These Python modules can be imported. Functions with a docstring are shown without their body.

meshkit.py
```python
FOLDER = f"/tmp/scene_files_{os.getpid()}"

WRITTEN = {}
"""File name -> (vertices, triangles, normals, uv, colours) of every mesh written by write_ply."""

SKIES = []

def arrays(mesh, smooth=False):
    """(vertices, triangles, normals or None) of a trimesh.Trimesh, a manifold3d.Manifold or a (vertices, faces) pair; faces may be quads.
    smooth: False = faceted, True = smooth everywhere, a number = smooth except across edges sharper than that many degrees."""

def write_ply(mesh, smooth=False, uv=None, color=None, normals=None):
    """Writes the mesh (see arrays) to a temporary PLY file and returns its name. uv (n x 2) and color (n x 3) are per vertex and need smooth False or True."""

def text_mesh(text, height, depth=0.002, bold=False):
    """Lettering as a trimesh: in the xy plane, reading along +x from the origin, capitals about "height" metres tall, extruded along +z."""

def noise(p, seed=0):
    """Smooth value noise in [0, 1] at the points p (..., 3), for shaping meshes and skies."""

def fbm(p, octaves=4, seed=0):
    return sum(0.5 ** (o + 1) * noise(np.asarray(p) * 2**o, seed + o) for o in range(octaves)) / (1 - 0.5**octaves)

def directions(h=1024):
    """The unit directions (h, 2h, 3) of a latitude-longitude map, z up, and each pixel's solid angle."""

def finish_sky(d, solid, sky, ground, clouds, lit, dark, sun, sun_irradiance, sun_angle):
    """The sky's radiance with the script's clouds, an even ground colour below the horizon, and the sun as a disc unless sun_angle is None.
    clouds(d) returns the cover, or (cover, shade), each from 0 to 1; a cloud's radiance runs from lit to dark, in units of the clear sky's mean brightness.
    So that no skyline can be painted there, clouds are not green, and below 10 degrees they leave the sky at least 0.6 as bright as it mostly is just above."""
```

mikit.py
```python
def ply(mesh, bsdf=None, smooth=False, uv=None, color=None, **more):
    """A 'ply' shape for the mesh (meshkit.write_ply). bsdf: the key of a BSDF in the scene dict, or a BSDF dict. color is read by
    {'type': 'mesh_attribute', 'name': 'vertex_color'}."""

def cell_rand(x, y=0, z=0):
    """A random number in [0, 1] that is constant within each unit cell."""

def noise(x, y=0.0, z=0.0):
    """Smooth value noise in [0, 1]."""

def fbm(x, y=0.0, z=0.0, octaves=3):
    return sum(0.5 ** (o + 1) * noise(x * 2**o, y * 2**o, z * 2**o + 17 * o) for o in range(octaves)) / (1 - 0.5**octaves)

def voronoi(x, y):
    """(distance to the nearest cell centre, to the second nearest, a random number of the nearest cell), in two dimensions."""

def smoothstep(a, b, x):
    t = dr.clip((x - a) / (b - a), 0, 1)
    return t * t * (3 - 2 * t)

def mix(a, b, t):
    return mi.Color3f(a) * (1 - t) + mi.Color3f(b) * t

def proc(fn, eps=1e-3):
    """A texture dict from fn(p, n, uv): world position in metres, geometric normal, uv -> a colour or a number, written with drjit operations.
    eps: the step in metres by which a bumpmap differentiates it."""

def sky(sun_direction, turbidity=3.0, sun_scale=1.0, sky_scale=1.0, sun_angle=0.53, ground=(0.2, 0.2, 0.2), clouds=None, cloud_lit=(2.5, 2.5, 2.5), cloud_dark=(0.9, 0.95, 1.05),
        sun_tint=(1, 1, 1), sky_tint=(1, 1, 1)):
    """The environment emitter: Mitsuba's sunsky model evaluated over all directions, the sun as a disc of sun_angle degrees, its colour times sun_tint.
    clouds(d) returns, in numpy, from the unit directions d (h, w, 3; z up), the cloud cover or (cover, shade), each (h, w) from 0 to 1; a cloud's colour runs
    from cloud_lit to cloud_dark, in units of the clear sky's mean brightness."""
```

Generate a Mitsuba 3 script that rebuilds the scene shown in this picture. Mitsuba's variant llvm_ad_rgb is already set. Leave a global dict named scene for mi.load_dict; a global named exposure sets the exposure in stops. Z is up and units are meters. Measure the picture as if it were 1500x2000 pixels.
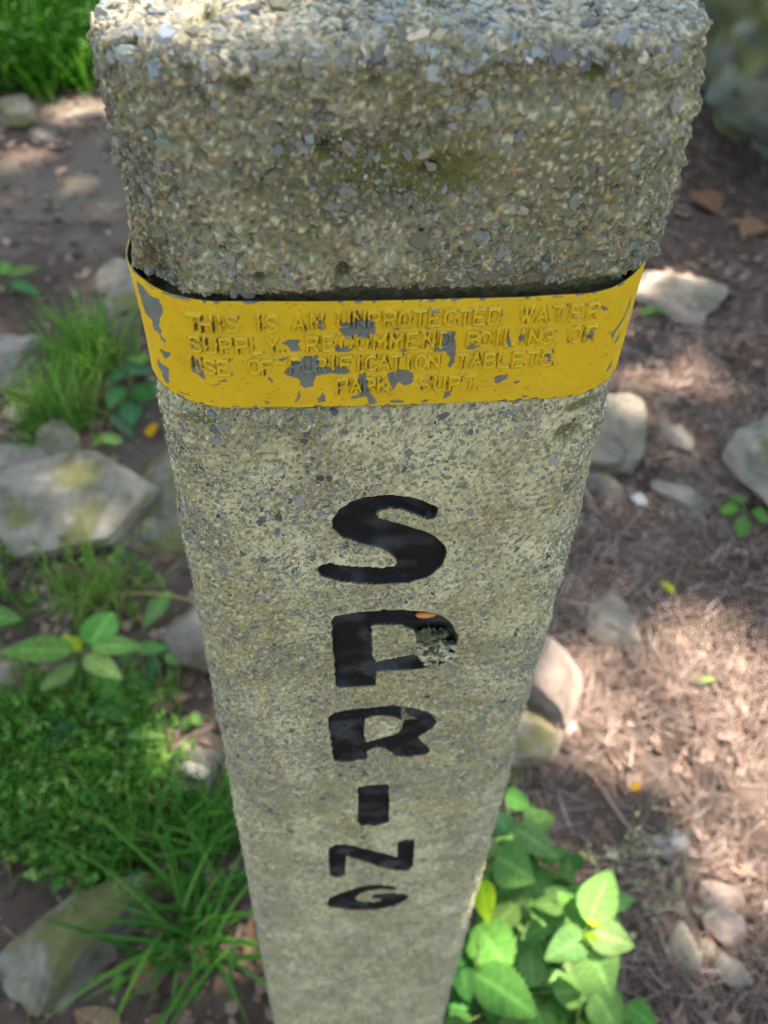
import math
import numpy as np
import shapely
import trimesh
import mitsuba as mi
import mikit
import meshkit
from scipy.spatial import cKDTree

T = mi.ScalarTransform4f
scene, labels = {}, {}

# ------------------------------------------------------------------ camera, sky, exposure
CAM = np.array([-0.0343, -0.29686, 1.24789])
scene['camera'] = {'type': 'thinlens', 'fov': 42.2, 'fov_axis': 'x', 'near_clip': 0.01, 'far_clip': 400.0,
                   'aperture_radius': 0.00125, 'focus_distance': 0.325,
                   'to_world': T().look_at(origin=CAM.tolist(), target=(CAM + np.array([0.09095966, 0.64216157, -0.76115364])).tolist(),
                                           up=[0.05906885, 0.75949732, 0.64782305])}
SUN = np.array([0.46, 0.22, 0.86]); SUN /= np.linalg.norm(SUN)
scene['sky'] = mikit.sky(SUN.tolist(), turbidity=3, sun_scale=1.5, clouds=lambda d: 0.32 + 0.4 * meshkit.fbm(d * 3.0, 3, 5),
                         cloud_lit=(1.7, 1.68, 1.62), cloud_dark=(1.05, 1.03, 1.0), sun_tint=(1.0, 0.98, 1.02))
exposure = 3.7

# ------------------------------------------------------------------ materials (colours come per piece, see add())
VC = {'type': 'mesh_attribute', 'name': 'vertex_color'}


def mat(name, rough, spec=0.4, **more):
    scene[name] = {'type': 'twosided', 'b': {'type': 'principled', 'base_color': VC, 'roughness': rough, 'specular': spec, **more}}


mat('concrete_mat', 0.9, 0.25)
mat('chip_mat', 0.62, 0.45)
mat('black_paint_mat', 0.55, 0.12)
mat('band_mat', 0.42, 0.4)
mat('rock_mat', 0.9, 0.25)
mat('soil_mat', 0.95, 0.15)
mat('litter_mat', 0.8, 0.3)
scene['leaf_mat'] = {'type': 'principledthin', 'base_color': VC, 'roughness': 0.75, 'diff_trans': 0.75, 'spec_trans': 0.0}
scene['grass_mat'] = {'type': 'principledthin', 'base_color': VC, 'roughness': 0.5, 'diff_trans': 0.6, 'spec_trans': 0.0}

# ------------------------------------------------------------------ helpers
used = {}


def key_for(name):
    n = used.get(name, 0)
    used[name] = n + 1
    return name if n == 0 else f'{name}_{n:03d}'


def add(key, v, f, color, bsdf, smooth=True, normals=None):
    c = np.broadcast_to(np.asarray(color, float), (len(v), 3))
    if smooth is False:
        path = meshkit.write_ply((v, f), False, None, c)
    elif normals is not None:
        path = meshkit.write_ply((v, f), False, None, c, normals=normals)
    else:
        path = meshkit.write_ply((v, f), True, None, c)
    scene[key] = {'type': 'ply', 'filename': path, 'face_normals': smooth is False, 'bsdf': {'type': 'ref', 'id': bsdf}}
    return key


def thing(name, label, cat, group=None, kind=None):
    k = key_for(name)
    labels[k] = {'label': label, 'category': cat}
    if group:
        labels[k]['group'] = group
    if kind:
        labels[k]['kind'] = kind
    return k


def part(holder, name, label=None, kind=None):
    k = key_for(holder + '__' + name)
    if label or kind:
        labels[k] = {}
        if label:
            labels[k]['label'] = label
        if kind:
            labels[k]['kind'] = kind
    return k


def sstep(a, b, x):
    t = np.clip((x - a) / (b - a), 0, 1)
    return t * t * (3 - 2 * t)


def mixc(a, b, t):
    t = np.asarray(t)[..., None]
    return np.asarray(a) * (1 - t) + np.asarray(b) * t


def fbm(p, octaves=4, seed=0):
    return meshkit.fbm(np.asarray(p) + 50.3, octaves, seed)


def nz(p, seed=0):
    return meshkit.noise(np.asarray(p) + 50.3, seed)


def join(parts):
    """[(v, f, c)] -> one (v, f, c)"""
    vs, fs, cs, n = [], [], [], 0
    for v, f, c in parts:
        vs.append(v), fs.append(np.asarray(f) + n), cs.append(np.broadcast_to(np.asarray(c, float), (len(v), 3)))
        n += len(v)
    return np.vstack(vs), np.vstack(fs), np.vstack(cs)


def grid_faces(nr, nc, wrap=False):
    i, j = np.meshgrid(np.arange(nr - 1), np.arange(nc if wrap else nc - 1), indexing='ij')
    a, b = i * nc + j, i * nc + (j + 1) % nc
    q = np.stack([a, b, b + nc, a + nc], -1).reshape(-1, 4)
    return np.vstack([q[:, [0, 1, 2]], q[:, [0, 2, 3]]])


def smooth_normals(v, f):
    n = np.zeros_like(v)
    fn = np.cross(v[f[:, 1]] - v[f[:, 0]], v[f[:, 2]] - v[f[:, 0]])
    for k in range(3):
        for a in range(3):
            n[:, a] += np.bincount(f[:, k], fn[:, a], len(v))
    return n / (np.linalg.norm(n, axis=1, keepdims=True) + 1e-30)


def subset(v, n, c, f):
    """The part of a mesh that the faces f use."""
    ids, inv = np.unique(f, return_inverse=True)
    return v[ids], inv.reshape(f.shape), c[ids], n[ids]


def tube(points, radii, sides=6):
    p = np.asarray(points, float)
    r = np.broadcast_to(np.asarray(radii, float), (len(p),))
    t = np.gradient(p, axis=0)
    t /= np.linalg.norm(t, axis=1, keepdims=True) + 1e-12
    ref = np.where(np.abs(t[:, 2:3]) < 0.8, [[0, 0, 1.0]], [[1.0, 0, 0]])
    a = np.cross(t, ref)
    a /= np.linalg.norm(a, axis=1, keepdims=True)
    b = np.cross(t, a)
    ang = np.arange(sides) * 2 * np.pi / sides
    v = p[:, None] + r[:, None, None] * (np.cos(ang)[None, :, None] * a[:, None] + np.sin(ang)[None, :, None] * b[:, None])
    f = grid_faces(len(p), sides, True)
    v = np.vstack([v.reshape(-1, 3), p[:1], p[-1:]])
    n = len(p) * sides
    j = np.arange(sides)
    f = np.vstack([f, np.stack([j * 0 + n, (j + 1) % sides, j], 1), np.stack([j * 0 + n + 1, n - sides + j, n - sides + (j + 1) % sides], 1)])
    return v, f


def spline(pts, n=14):
    p = np.asarray(pts, float)
    if len(p) == 2:
        return p[0] + (p[1] - p[0]) * np.linspace(0, 1, n)[:, None]
    s = np.r_[0, np.cumsum(np.linalg.norm(np.diff(p, axis=0), axis=1))]
    from scipy.interpolate import CubicSpline
    return CubicSpline(s, p)(np.linspace(0, s[-1], n))

# ------------------------------------------------------------------ the ground
def terrain(x, y):
    p = np.stack([np.asarray(x, float), np.asarray(y, float), np.zeros_like(np.asarray(x, float))], -1)
    near = np.exp(-(p[..., 0] ** 2 + (p[..., 1] - 1) ** 2) / 60)
    return ((fbm(p / 0.45, 2, 3) - 0.5) * 0.07 + (fbm(p / 0.11, 2, 4) - 0.5) * 0.018) * near + 0.02 * np.clip(y - 1.6, 0, 2) + 0.10 * sstep(0.3, 1.2, -p[..., 0] - 0.10) * sstep(1.9, 2.8, p[..., 1])


def axis(lo, hi, step, far):
    out = [step * 1.16 ** k for k in range(1, 70)]
    out = np.cumsum(out)
    out = out[out < far]
    return np.r_[lo - out[::-1], np.arange(lo, hi, step), hi + out]


gx, gy = axis(-1.05, 1.9, 0.0105, 150), axis(-0.45, 3.4, 0.0105, 150)
X, Y = np.meshgrid(gx, gy)
Z = terrain(X, Y)
P = np.stack([X, Y, Z * 0], -1)
fine = (fbm(P / 0.022, 3, 7) - 0.5) * 0.007 * np.exp(-(X ** 2 + (Y - 1.2) ** 2) / 25)
V = np.stack([X, Y, Z + fine], -1).reshape(-1, 3)
tone = fbm(P / 0.25, 3, 11).ravel()
grain = fbm(P / 0.018, 3, 12).ravel()
col = mixc((0.042, 0.032, 0.027), (0.100, 0.078, 0.066), sstep(0.3, 0.7, 0.5 * tone + 0.5 * grain))
col = mixc(col, (0.17, 0.13, 0.112), sstep(0.6, 0.8, grain) * 0.6)
col = mixc(col, (0.13, 0.12, 0.1), 0.7 * sstep(-0.05, -0.35, V[:, 0]) * sstep(0.5, 1.1, V[:, 1]) * sstep(0.35, 0.6, fbm(P / 0.12, 2, 14).ravel()))
labels['ground'] = {'label': 'bare brown woodland soil of the path around the post', 'category': 'ground', 'kind': 'structure'}
add('ground', V, grid_faces(len(gy), len(gx)), col, 'soil_mat')
ground_z = lambda x, y: terrain(x, y)

# ------------------------------------------------------------------ rocks
GREY, TAN, PINK, DARK, PALE, MOSS = (0.155, 0.15, 0.12), (0.20, 0.175, 0.14), (0.29, 0.23, 0.20), (0.075, 0.078, 0.072), (0.31, 0.30, 0.255), (0.075, 0.08, 0.016)
ICO = {k: trimesh.creation.icosphere(subdivisions=k) for k in (2, 3, 4, 5)}


def rock_mesh(size, seed, sub=4, cuts=12, rough=0.13, a=GREY, b=TAN, moss=0.0, pale=0.25, dents=1.0):
    r = np.random.default_rng(seed)
    v = np.array(ICO[sub].vertices)
    for k in range(cuts):
        n = r.normal(size=3)
        n /= np.linalg.norm(n)
        d = r.uniform(0.45, 0.82)
        over = np.maximum(v @ n - d, 0)
        v = v - over[:, None] * n * 0.93
    n0 = v / np.linalg.norm(v, axis=1, keepdims=True)
    q = v + seed * 7.7
    v = v + n0 * ((fbm(q * 1.3, 3, seed) - 0.5) * rough * 2.4 + (fbm(q * 5, 3, seed + 5) - 0.5) * rough * 0.8 * dents + (fbm(q * 17, 2, seed + 6) - 0.5) * rough * 0.4)[:, None]
    v = v / np.abs(v).max(0) * np.asarray(size)
    s = v / max(size)
    m = max(size)
    p = v / 0.03 + seed * 3.1
    c = mixc(a, b, sstep(0.35, 0.65, fbm(p / 2, 3, seed + 1)))
    c = mixc(c, np.asarray(c) * 0.62, sstep(0.52, 0.75, fbm(p * 1.1, 3, seed + 2)))
    c = mixc(c, PALE, pale * sstep(0.52, 0.68, fbm(p * 0.8, 3, seed + 3)))
    c = c * (0.62 + 0.76 * fbm(p * 5, 3, seed + 9))[:, None]
    c = c * (0.8 + 0.4 * nz(np.stack([v[:, 0] * 8, v[:, 1] * 8, (v[:, 2] + 0.35 * v[:, 0]) * 160], -1) + seed, 3))[:, None]
    if moss:
        mm = sstep(0.62 - 0.28 * moss, 0.74 - 0.28 * moss, fbm(p * 0.55, 4, seed + 4) + 0.07 * n0[:, 2])
        c = mixc(c, mixc(MOSS, (0.12, 0.135, 0.03), fbm(p * 3, 2, seed + 8)), 0.7 * mm)
    return v, np.array(ICO[sub].faces), c


def rock(label, cat, x, y, size, rot=0.0, tilt=(0, 0), sink=0.35, seed=1, name='rock', group=None, **kw):
    v, f, c = rock_mesh(size, seed, **kw)
    R = np.array((T().rotate([0, 0, 1], rot) @ T().rotate([1, 0, 0], tilt[0]) @ T().rotate([0, 1, 0], tilt[1])).matrix)[:3, :3]
    v = v @ R.T * [1.0, 1.0, 0.85]
    v = v + [x, y, float(ground_z(x, y)) + size[2] * 0.85 * (1 - 2 * (sink + (0.03 if max(size) < 0.2 and sink > 0 else 0)))]
    add(thing(name, label, cat, group), v, f, c, 'rock_mat')


rock('huge dark green mossy boulder at the top right beyond the post', 'boulder', 1.38, 1.98, (0.55, 0.52, 0.52), 12, (0, 0), 0.2, 3, name='boulder', sub=5, cuts=10, rough=0.18, a=(0.05, 0.065, 0.05), b=(0.10, 0.125, 0.10), moss=0.6, pale=0.35, dents=2.5)
rock('grey rock with a pale pink face, on the soil right of the yellow band', 'rock', 0.765, 1.285, (0.105, 0.085, 0.062), -15, (0, 6), 0.3, 11, b=PINK, pale=0.35)
rock('smooth grey tan rock showing from behind the post, right of the yellow band', 'rock', 0.505, 0.90, (0.105, 0.115, 0.065), 20, (0, 0), 0.35, 12, b=TAN)
rock('small oval grey pebble standing alone on the soil right of the post', 'pebble', 0.65, 0.872, (0.024, 0.042, 0.018), 18, (0, 0), 0.3, 13, name='pebble', sub=3, rough=0.05, a=(0.16, 0.16, 0.15))
rock('big grey rock cut by the right edge of the photo', 'rock', 0.80, 0.76, (0.10, 0.15, 0.085), 20, (0, 0), 0.3, 14, moss=0.25, a=(0.15, 0.15, 0.13), b=(0.24, 0.22, 0.18))
rock('dark stone with an olive moss spot, just right of the post', 'stone', 0.488, 0.762, (0.034, 0.050, 0.035), 5, (0, 0), 0.35, 15, name='stone', sub=3, moss=0.5, a=(0.11, 0.105, 0.095))
rock('very pale round pebble right of the mossy stone', 'pebble', 0.537, 0.738, (0.017, 0.018, 0.012), 0, (0, 0), 0.3, 16, name='pebble', sub=3, rough=0.05, a=(0.36, 0.37, 0.38), b=(0.42, 0.42, 0.42))
rock('dark grey slab lying aslant below the oval pebble', 'stone', 0.610, 0.725, (0.062, 0.035, 0.026), -48, (0, 0), 0.4, 17, name='stone', a=(0.10, 0.098, 0.09), b=(0.17, 0.16, 0.145))
rock('flat squarish tan stone sunk in the litter right of the post', 'stone', 0.437, 0.505, (0.047, 0.058, 0.026), 14, (0, 0), 0.42, 18, name='stone', a=TAN, b=(0.2, 0.175, 0.15), pale=0.1)
rock('smooth pink white stone lit by the sun, leaning behind the right edge of the post', 'stone', 0.315, 0.42, (0.048, 0.083, 0.042), 18, (0, 0), 0.3, 19, name='stone', a=(0.14, 0.118, 0.105), b=(0.18, 0.152, 0.135), rough=0.08, cuts=5, pale=0.15)
rock('grey brown stone below the sunlit pink white stone', 'stone', 0.275, 0.33, (0.042, 0.05, 0.028), -10, (0, 0), 0.35, 20, name='stone', a=TAN, moss=0.15)
rock('small round pink pebble under the pink white stone', 'pebble', 0.330, 0.338, (0.0145, 0.0155, 0.012), 0, (0, 0), 0.3, 21, name='pebble', sub=3, rough=0.05, a=(0.36, 0.25, 0.22), b=PINK)
rock('long grey brown stone at the right of the leafy bush', 'stone', 0.398, 0.028, (0.022, 0.036, 0.018), -20, (0, 0), 0.3, 22, name='stone', sub=3, a=(0.2, 0.175, 0.15))
rock('pale stone with a green moss spot at the right of the leafy bush', 'stone', 0.462, 0.056, (0.030, 0.024, 0.02), 10, (0, 0), 0.3, 23, name='stone', sub=3, moss=0.3, a=TAN, b=PINK)
rock('sunlit pale brown stone, uppermost of the stones at the lower right', 'stone', 0.462, 0.090, (0.033, 0.024, 0.018), -15, (0, 0), 0.35, 24, name='stone', sub=3, a=TAN, b=PINK)
rock('little round grey brown stone wedged between the long stone and the mossy pale one', 'stone', 0.428, 0.033, (0.014, 0.016, 0.013), 0, (0, 0), 0.3, 25, name='stone', sub=3, a=(0.2, 0.175, 0.155))
rock('blunt grey stone, lowest of the stones at the lower right', 'stone', 0.449, 0.002, (0.021, 0.024, 0.018), 30, (0, 0), 0.3, 26, name='stone', sub=3, a=(0.18, 0.17, 0.155))
rock('flat bluish grey stone among the sunlit needles', 'stone', 0.428, 0.163, (0.024, 0.020, 0.010), 25, (0, 0), 0.35, 27, name='stone', sub=3, a=(0.24, 0.24, 0.25), b=(0.3, 0.29, 0.29))
# left of the post
rock('broad flat pale grey rock with lichen at the left edge of the photo', 'rock', -0.375, 0.785, (0.155, 0.125, 0.06), -28, (0, 4), 0.35, 41, sub=5, cuts=12, rough=0.08, a=(0.15, 0.142, 0.112), b=(0.22, 0.205, 0.17), pale=0.45, moss=0.22)
rock('pale grey rock joined to the far side of the broad flat rock', 'rock', -0.53, 0.87, (0.11, 0.10, 0.06), 10, (0, 0), 0.35, 42, a=(0.16, 0.15, 0.125), b=(0.22, 0.205, 0.175), pale=0.4, moss=0.1)
rock('small pale topped stone leaning against the far edge of the broad flat rock', 'stone', -0.435, 0.935, (0.045, 0.045, 0.045), 10, (0, 0), 0.3, 43, name='stone', a=GREY, b=TAN, pale=0.5)
rock('olive mossy rock between the broad flat rock and the post', 'rock', -0.225, 0.80, (0.095, 0.14, 0.045), 0, (0, 0), 0.4, 44, sub=5, moss=0.75, a=(0.14, 0.13, 0.11), b=(0.2, 0.18, 0.15))
rock('smooth grey rock showing left of the post behind the pale spoon shaped leaf', 'rock', -0.185, 0.535, (0.085, 0.065, 0.05), -28, (0, 0), 0.35, 45, a=(0.15, 0.135, 0.12), b=(0.2, 0.18, 0.155), moss=0.15)
rock('grey rock with olive moss cut by the left edge of the photo', 'rock', -0.455, 0.43, (0.07, 0.085, 0.06), 0, (0, 0), 0.3, 46, moss=0.5, a=GREY, pale=0.2)
rock('grey rock below the mossy one at the left edge', 'rock', -0.47, 0.355, (0.075, 0.05, 0.04), 20, (0, 0), 0.35, 47, a=GREY, pale=0.3)
rock('large grey rock with moss patches at the lower left', 'rock', -0.325, 0.112, (0.120, 0.058, 0.06), 42, (0, -8), 0.3, 48, sub=5, moss=0.45, a=(0.10, 0.098, 0.08), b=(0.15, 0.142, 0.118), pale=0.2)
rock('dark stone with a pale top at the left foot of the post', 'stone', -0.182, 0.315, (0.05, 0.04, 0.03), 0, (0, 0), 0.35, 49, name='stone', a=(0.13, 0.11, 0.105), b=(0.17, 0.15, 0.14))
rock('white quartz stone lying on the dark stone left of the post', 'stone', -0.182, 0.305, (0.022, 0.014, 0.012), 0, (0, 0), -1.0, 50, name='stone', sub=3, a=(0.45, 0.42, 0.37), b=(0.5, 0.47, 0.42))
rock('mossy grey stone at the left edge just under the far green bank', 'stone', -0.64, 2.04, (0.06, 0.07, 0.04), 0, (0, 0), 0.3, 51, name='stone', moss=0.5)
rock('dark stone right of the far mossy stone', 'stone', -0.56, 1.93, (0.05, 0.03, 0.03), 35, (0, 0), 0.3, 52, name='stone', sub=3, a=DARK, b=(0.13, 0.11, 0.1))
rock('dark flat stone in the far sunlit patch left of the post', 'stone', -0.475, 2.03, (0.05, 0.022, 0.02), 8, (0, 0), 0.3, 53, name='stone', sub=3, a=(0.12, 0.105, 0.1), b=(0.17, 0.15, 0.13))
rock('dull grey rock at the left edge above the broad flat rock', 'rock', -0.54, 1.15, (0.06, 0.085, 0.04), -25, (0, 0), 0.35, 54, a=(0.17, 0.16, 0.15), b=(0.22, 0.2, 0.18))
rock('low grey green stone half buried behind the left edge of the yellow band', 'stone', -0.335, 1.37, (0.075, 0.11, 0.03), 0, (0, 0), 0.45, 55, name='stone', moss=0.35, a=(0.16, 0.15, 0.135))
rock('small grey stone between the two grass tufts', 'stone', -0.50, 1.03, (0.035, 0.035, 0.022), 0, (0, 0), 0.35, 56, name='stone', sub=3)

# ------------------------------------------------------------------ the concrete post
A0, RC, TOPZ, RE = 0.0752, 0.024, 1.1470, 0.0065
half = lambda z: A0 * (1 + 0.065 * (0.97 - z))
LETTERS = {
 's':[[(15.8,983.6),(15.6,985.6),(12.6,988.1),(7.9,991.1),(2.2,992.9),(-3.4,993.4),(-8.9,993.1),(-14.4,990.9),(-18.3,987.5),(-20.6,982.5),(-20.3,978.1),(-17.8,974.3),(-13.2,970.7),(-7.3,967.4),(-2.5,964.5),(1.8,960.2),(3.6,956.2),(2.1,953.4),(-2.1,952.8),(-9.4,953.6),(-16.6,955.3),(-22.0,957.3),(-25.6,956.9),(-26.2,954.4),(-23.9,950.2),(-17.8,946.9),(-9.3,944.3),(-0.6,943.2),(8.0,943.7),(14.1,946.1),(18.7,951.6),(20.6,958.3),(19.5,964.2),(16.2,969.2),(11.2,973.3),(5.2,976.6),(-0.6,979.3),(-5.3,982.0),(-6.5,984.7),(-4.8,986.6),(-0.9,987.3),(3.6,986.4),(8.3,983.4),(11.9,980.9),(14.8,980.7)],],
 'p':[[(-21.3,921.3),(-20.4,923.9),(-12.8,925.2),(-3.9,925.4),(6.4,924.7),(15.6,922.5),(22.4,918.7),(26.9,912.0),(29.6,903.4),(29.5,893.6),(26.9,886.4),(22.3,882.4),(15.4,880.8),(5.6,881.1),(-3.6,881.3),(-3.2,872.3),(-3.6,869.6),(-12.4,869.8),(-18.7,869.9),(-19.8,871.9),(-20.4,892.8),(-21.2,912.1)],[(-6.6,916.1),(-1.0,916.6),(6.9,915.1),(11.6,911.5),(14.0,905.4),(14.1,898.1),(12.0,892.2),(5.2,890.1),(-0.2,888.8),(-3.6,887.5),(-5.5,893.3),(-6.0,905.5)],],
 'r':[[(-23.3,844.8),(-20.4,848.5),(-11.3,850.2),(-2.2,850.6),(7.0,849.7),(15.2,846.2),(21.3,842.0),(25.1,837.2),(26.0,832.3),(24.1,826.6),(20.7,822.2),(17.7,818.5),(20.7,812.2),(24.2,806.4),(24.8,802.9),(21.4,800.3),(14.0,799.8),(8.9,801.2),(6.3,805.6),(3.7,810.4),(-1.3,812.8),(-4.3,811.3),(-6.3,809.1),(-5.9,801.1),(-10.9,800.1),(-20.1,801.0),(-21.6,806.5),(-22.4,820.7),(-23.4,837.8)],[(-7.5,841.2),(-4.3,843.0),(2.6,842.6),(7.9,839.9),(11.1,835.2),(10.8,828.7),(8.6,824.2),(3.3,821.4),(-1.4,819.7),(-6.8,817.6),(-8.0,825.7),(-8.1,835.4)],],
 'i':[[(-9.3,769.2),(-4.1,771.7),(5.6,769.9),(6.5,754.8),(7.2,724.5),(1.0,721.4),(-6.7,722.4),(-8.8,727.8),(-8.8,751.7)],],
 'n':[[(-24.5,695.0),(-20.6,698.8),(-14.9,697.2),(-4.0,688.6),(8.0,678.4),(15.4,671.0),(14.7,695.2),(17.5,697.1),(22.6,696.0),(23.3,676.7),(23.8,659.3),(21.9,651.0),(15.7,652.5),(5.5,660.9),(-6.7,674.2),(-15.6,683.8),(-16.8,678.5),(-17.1,653.2),(-20.9,650.9),(-24.2,655.0),(-24.7,676.6)],],
 'g':[[(-27.0,606.7),(-25.0,617.3),(-17.1,624.0),(-7.7,630.2),(3.2,631.7),(13.6,626.0),(15.4,621.3),(6.6,624.4),(-1.3,624.3),(-7.6,619.4),(-10.7,613.6),(-9.0,607.3),(-2.5,602.4),(4.0,602.1),(10.4,604.4),(1.3,611.3),(3.6,615.6),(11.6,615.3),(19.8,612.3),(24.1,607.6),(22.0,600.5),(15.7,592.9),(7.6,589.1),(-5.6,590.3),(-18.7,596.2),(-25.1,601.7)],],
}

shape_of = {}
for k, rings in LETTERS.items():
    poly = shapely.Polygon(rings[0], rings[1:]).buffer(0)
    b_ = 0.35 if k in 'ng' else 0.8
    shape_of[k] = poly.buffer(b_).buffer(-2 * b_).buffer(b_ + (0.5 if k in 'ng' else 0.1))

cols = []   # (bx, by, nx, ny): the section's point is h * (bx, by) + r * (nx, ny)
cols += [(t, -1, 0, -1) for t in np.linspace(-1, 1, 212)[1:-1]]
cols += [(1, -1, math.cos(t), math.sin(t)) for t in np.radians(np.linspace(-90, 0, 62))]
cols += [(1, t, 1, 0) for t in np.linspace(-1, 1, 14)[1:-1]]
cols += [(1, 1, math.cos(t), math.sin(t)) for t in np.radians(np.linspace(0, 90, 9))]
cols += [(-t, 1, 0, 1) for t in np.linspace(-1, 1, 12)[1:-1]]
cols += [(-1, 1, math.cos(t), math.sin(t)) for t in np.radians(np.linspace(90, 180, 9))]
cols += [(-1, -t, -1, 0) for t in np.linspace(-1, 1, 14)[1:-1]]
cols += [(-1, -1, math.cos(t), math.sin(t)) for t in np.radians(np.linspace(180, 270, 62))]
cols = np.array(cols)
rows = [(z, 0.0, 0.0) for z in np.r_[np.arange(-0.06, 0.25, 0.006), np.arange(0.25, 0.56, 0.0017), np.arange(0.56, 0.83, 0.0009), np.arange(0.83, 1.02, 0.00064), np.arange(1.02, 1.074, 0.0011), np.arange(1.074, TOPZ - RE, 0.0005)]]
rows += [(TOPZ - RE + RE * math.sin(t), RE * (1 - math.cos(t)), t) for t in np.linspace(0, math.pi / 2, 32)]
rows += [(TOPZ, d, math.pi / 2) for d in np.r_[np.arange(RE + 0.0006, 0.045, 0.0006), np.arange(0.046, 0.0745, 0.003)]]
rows = np.array(rows)
zr, dr_, ph = rows[:, 0:1], rows[:, 1:2], rows[:, 2:3]
aa = half(zr)
rcz = RC - 0.007 * sstep(1.076, 1.09, zr)
rr = np.maximum(rcz - dr_, 0.25 * (aa - dr_))
hh = aa - dr_ - rr
B = np.stack([hh * cols[:, 0] + rr * cols[:, 2], hh * cols[:, 1] + rr * cols[:, 3], zr + 0 * cols[:, 0]], -1)
N = np.stack([np.cos(ph) * cols[:, 2], np.cos(ph) * cols[:, 3], np.sin(ph) + 0 * cols[:, 0]], -1)
nr, nc = B.shape[:2]
B, N = B.reshape(-1, 3), N.reshape(-1, 3)
bf = grid_faces(nr, nc, True)
px_, pz_ = B[:, 0] * 1000, B[:, 2] * 1000
front = N[:, 1] < -0.5
head = sstep(1.070, 1.080, B[:, 2])
low = 1 - sstep(0.55, 0.95, B[:, 2])
corner = np.clip(1 - np.abs(np.abs(N[:, 0]) - 0.7) / 0.5, 0, 1) * (np.abs(N[:, 2]) < 0.9)
topw = sstep(0.3, 0.9, N[:, 2])
skin = (1 - head) * np.exp(-((px_ - 38) / 36) ** 2 - ((pz_ - 985) / 42) ** 2)            # the cement skin is intact here
skin = np.maximum(skin, 0.75 * head * np.exp(-((px_ - 40) / 30) ** 2 - ((pz_ - 1120) / 13) ** 2))
rough = (1 - 0.75 * skin) * (0.75 + 0.5 * head + 0.5 * corner * (1 - head))
f1, f2, f3 = fbm(B / np.array([0.03, 0.03, 0.07]), 3, 1) - 0.5, fbm(B / np.array([0.0085, 0.0085, 0.013]), 3, 2) - 0.5, fbm(B / 0.003, 2, 3) - 0.5
g1, g2 = nz(B / 0.0013, 4) - 0.5, nz(B / 0.00075, 5) - 0.5
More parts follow.
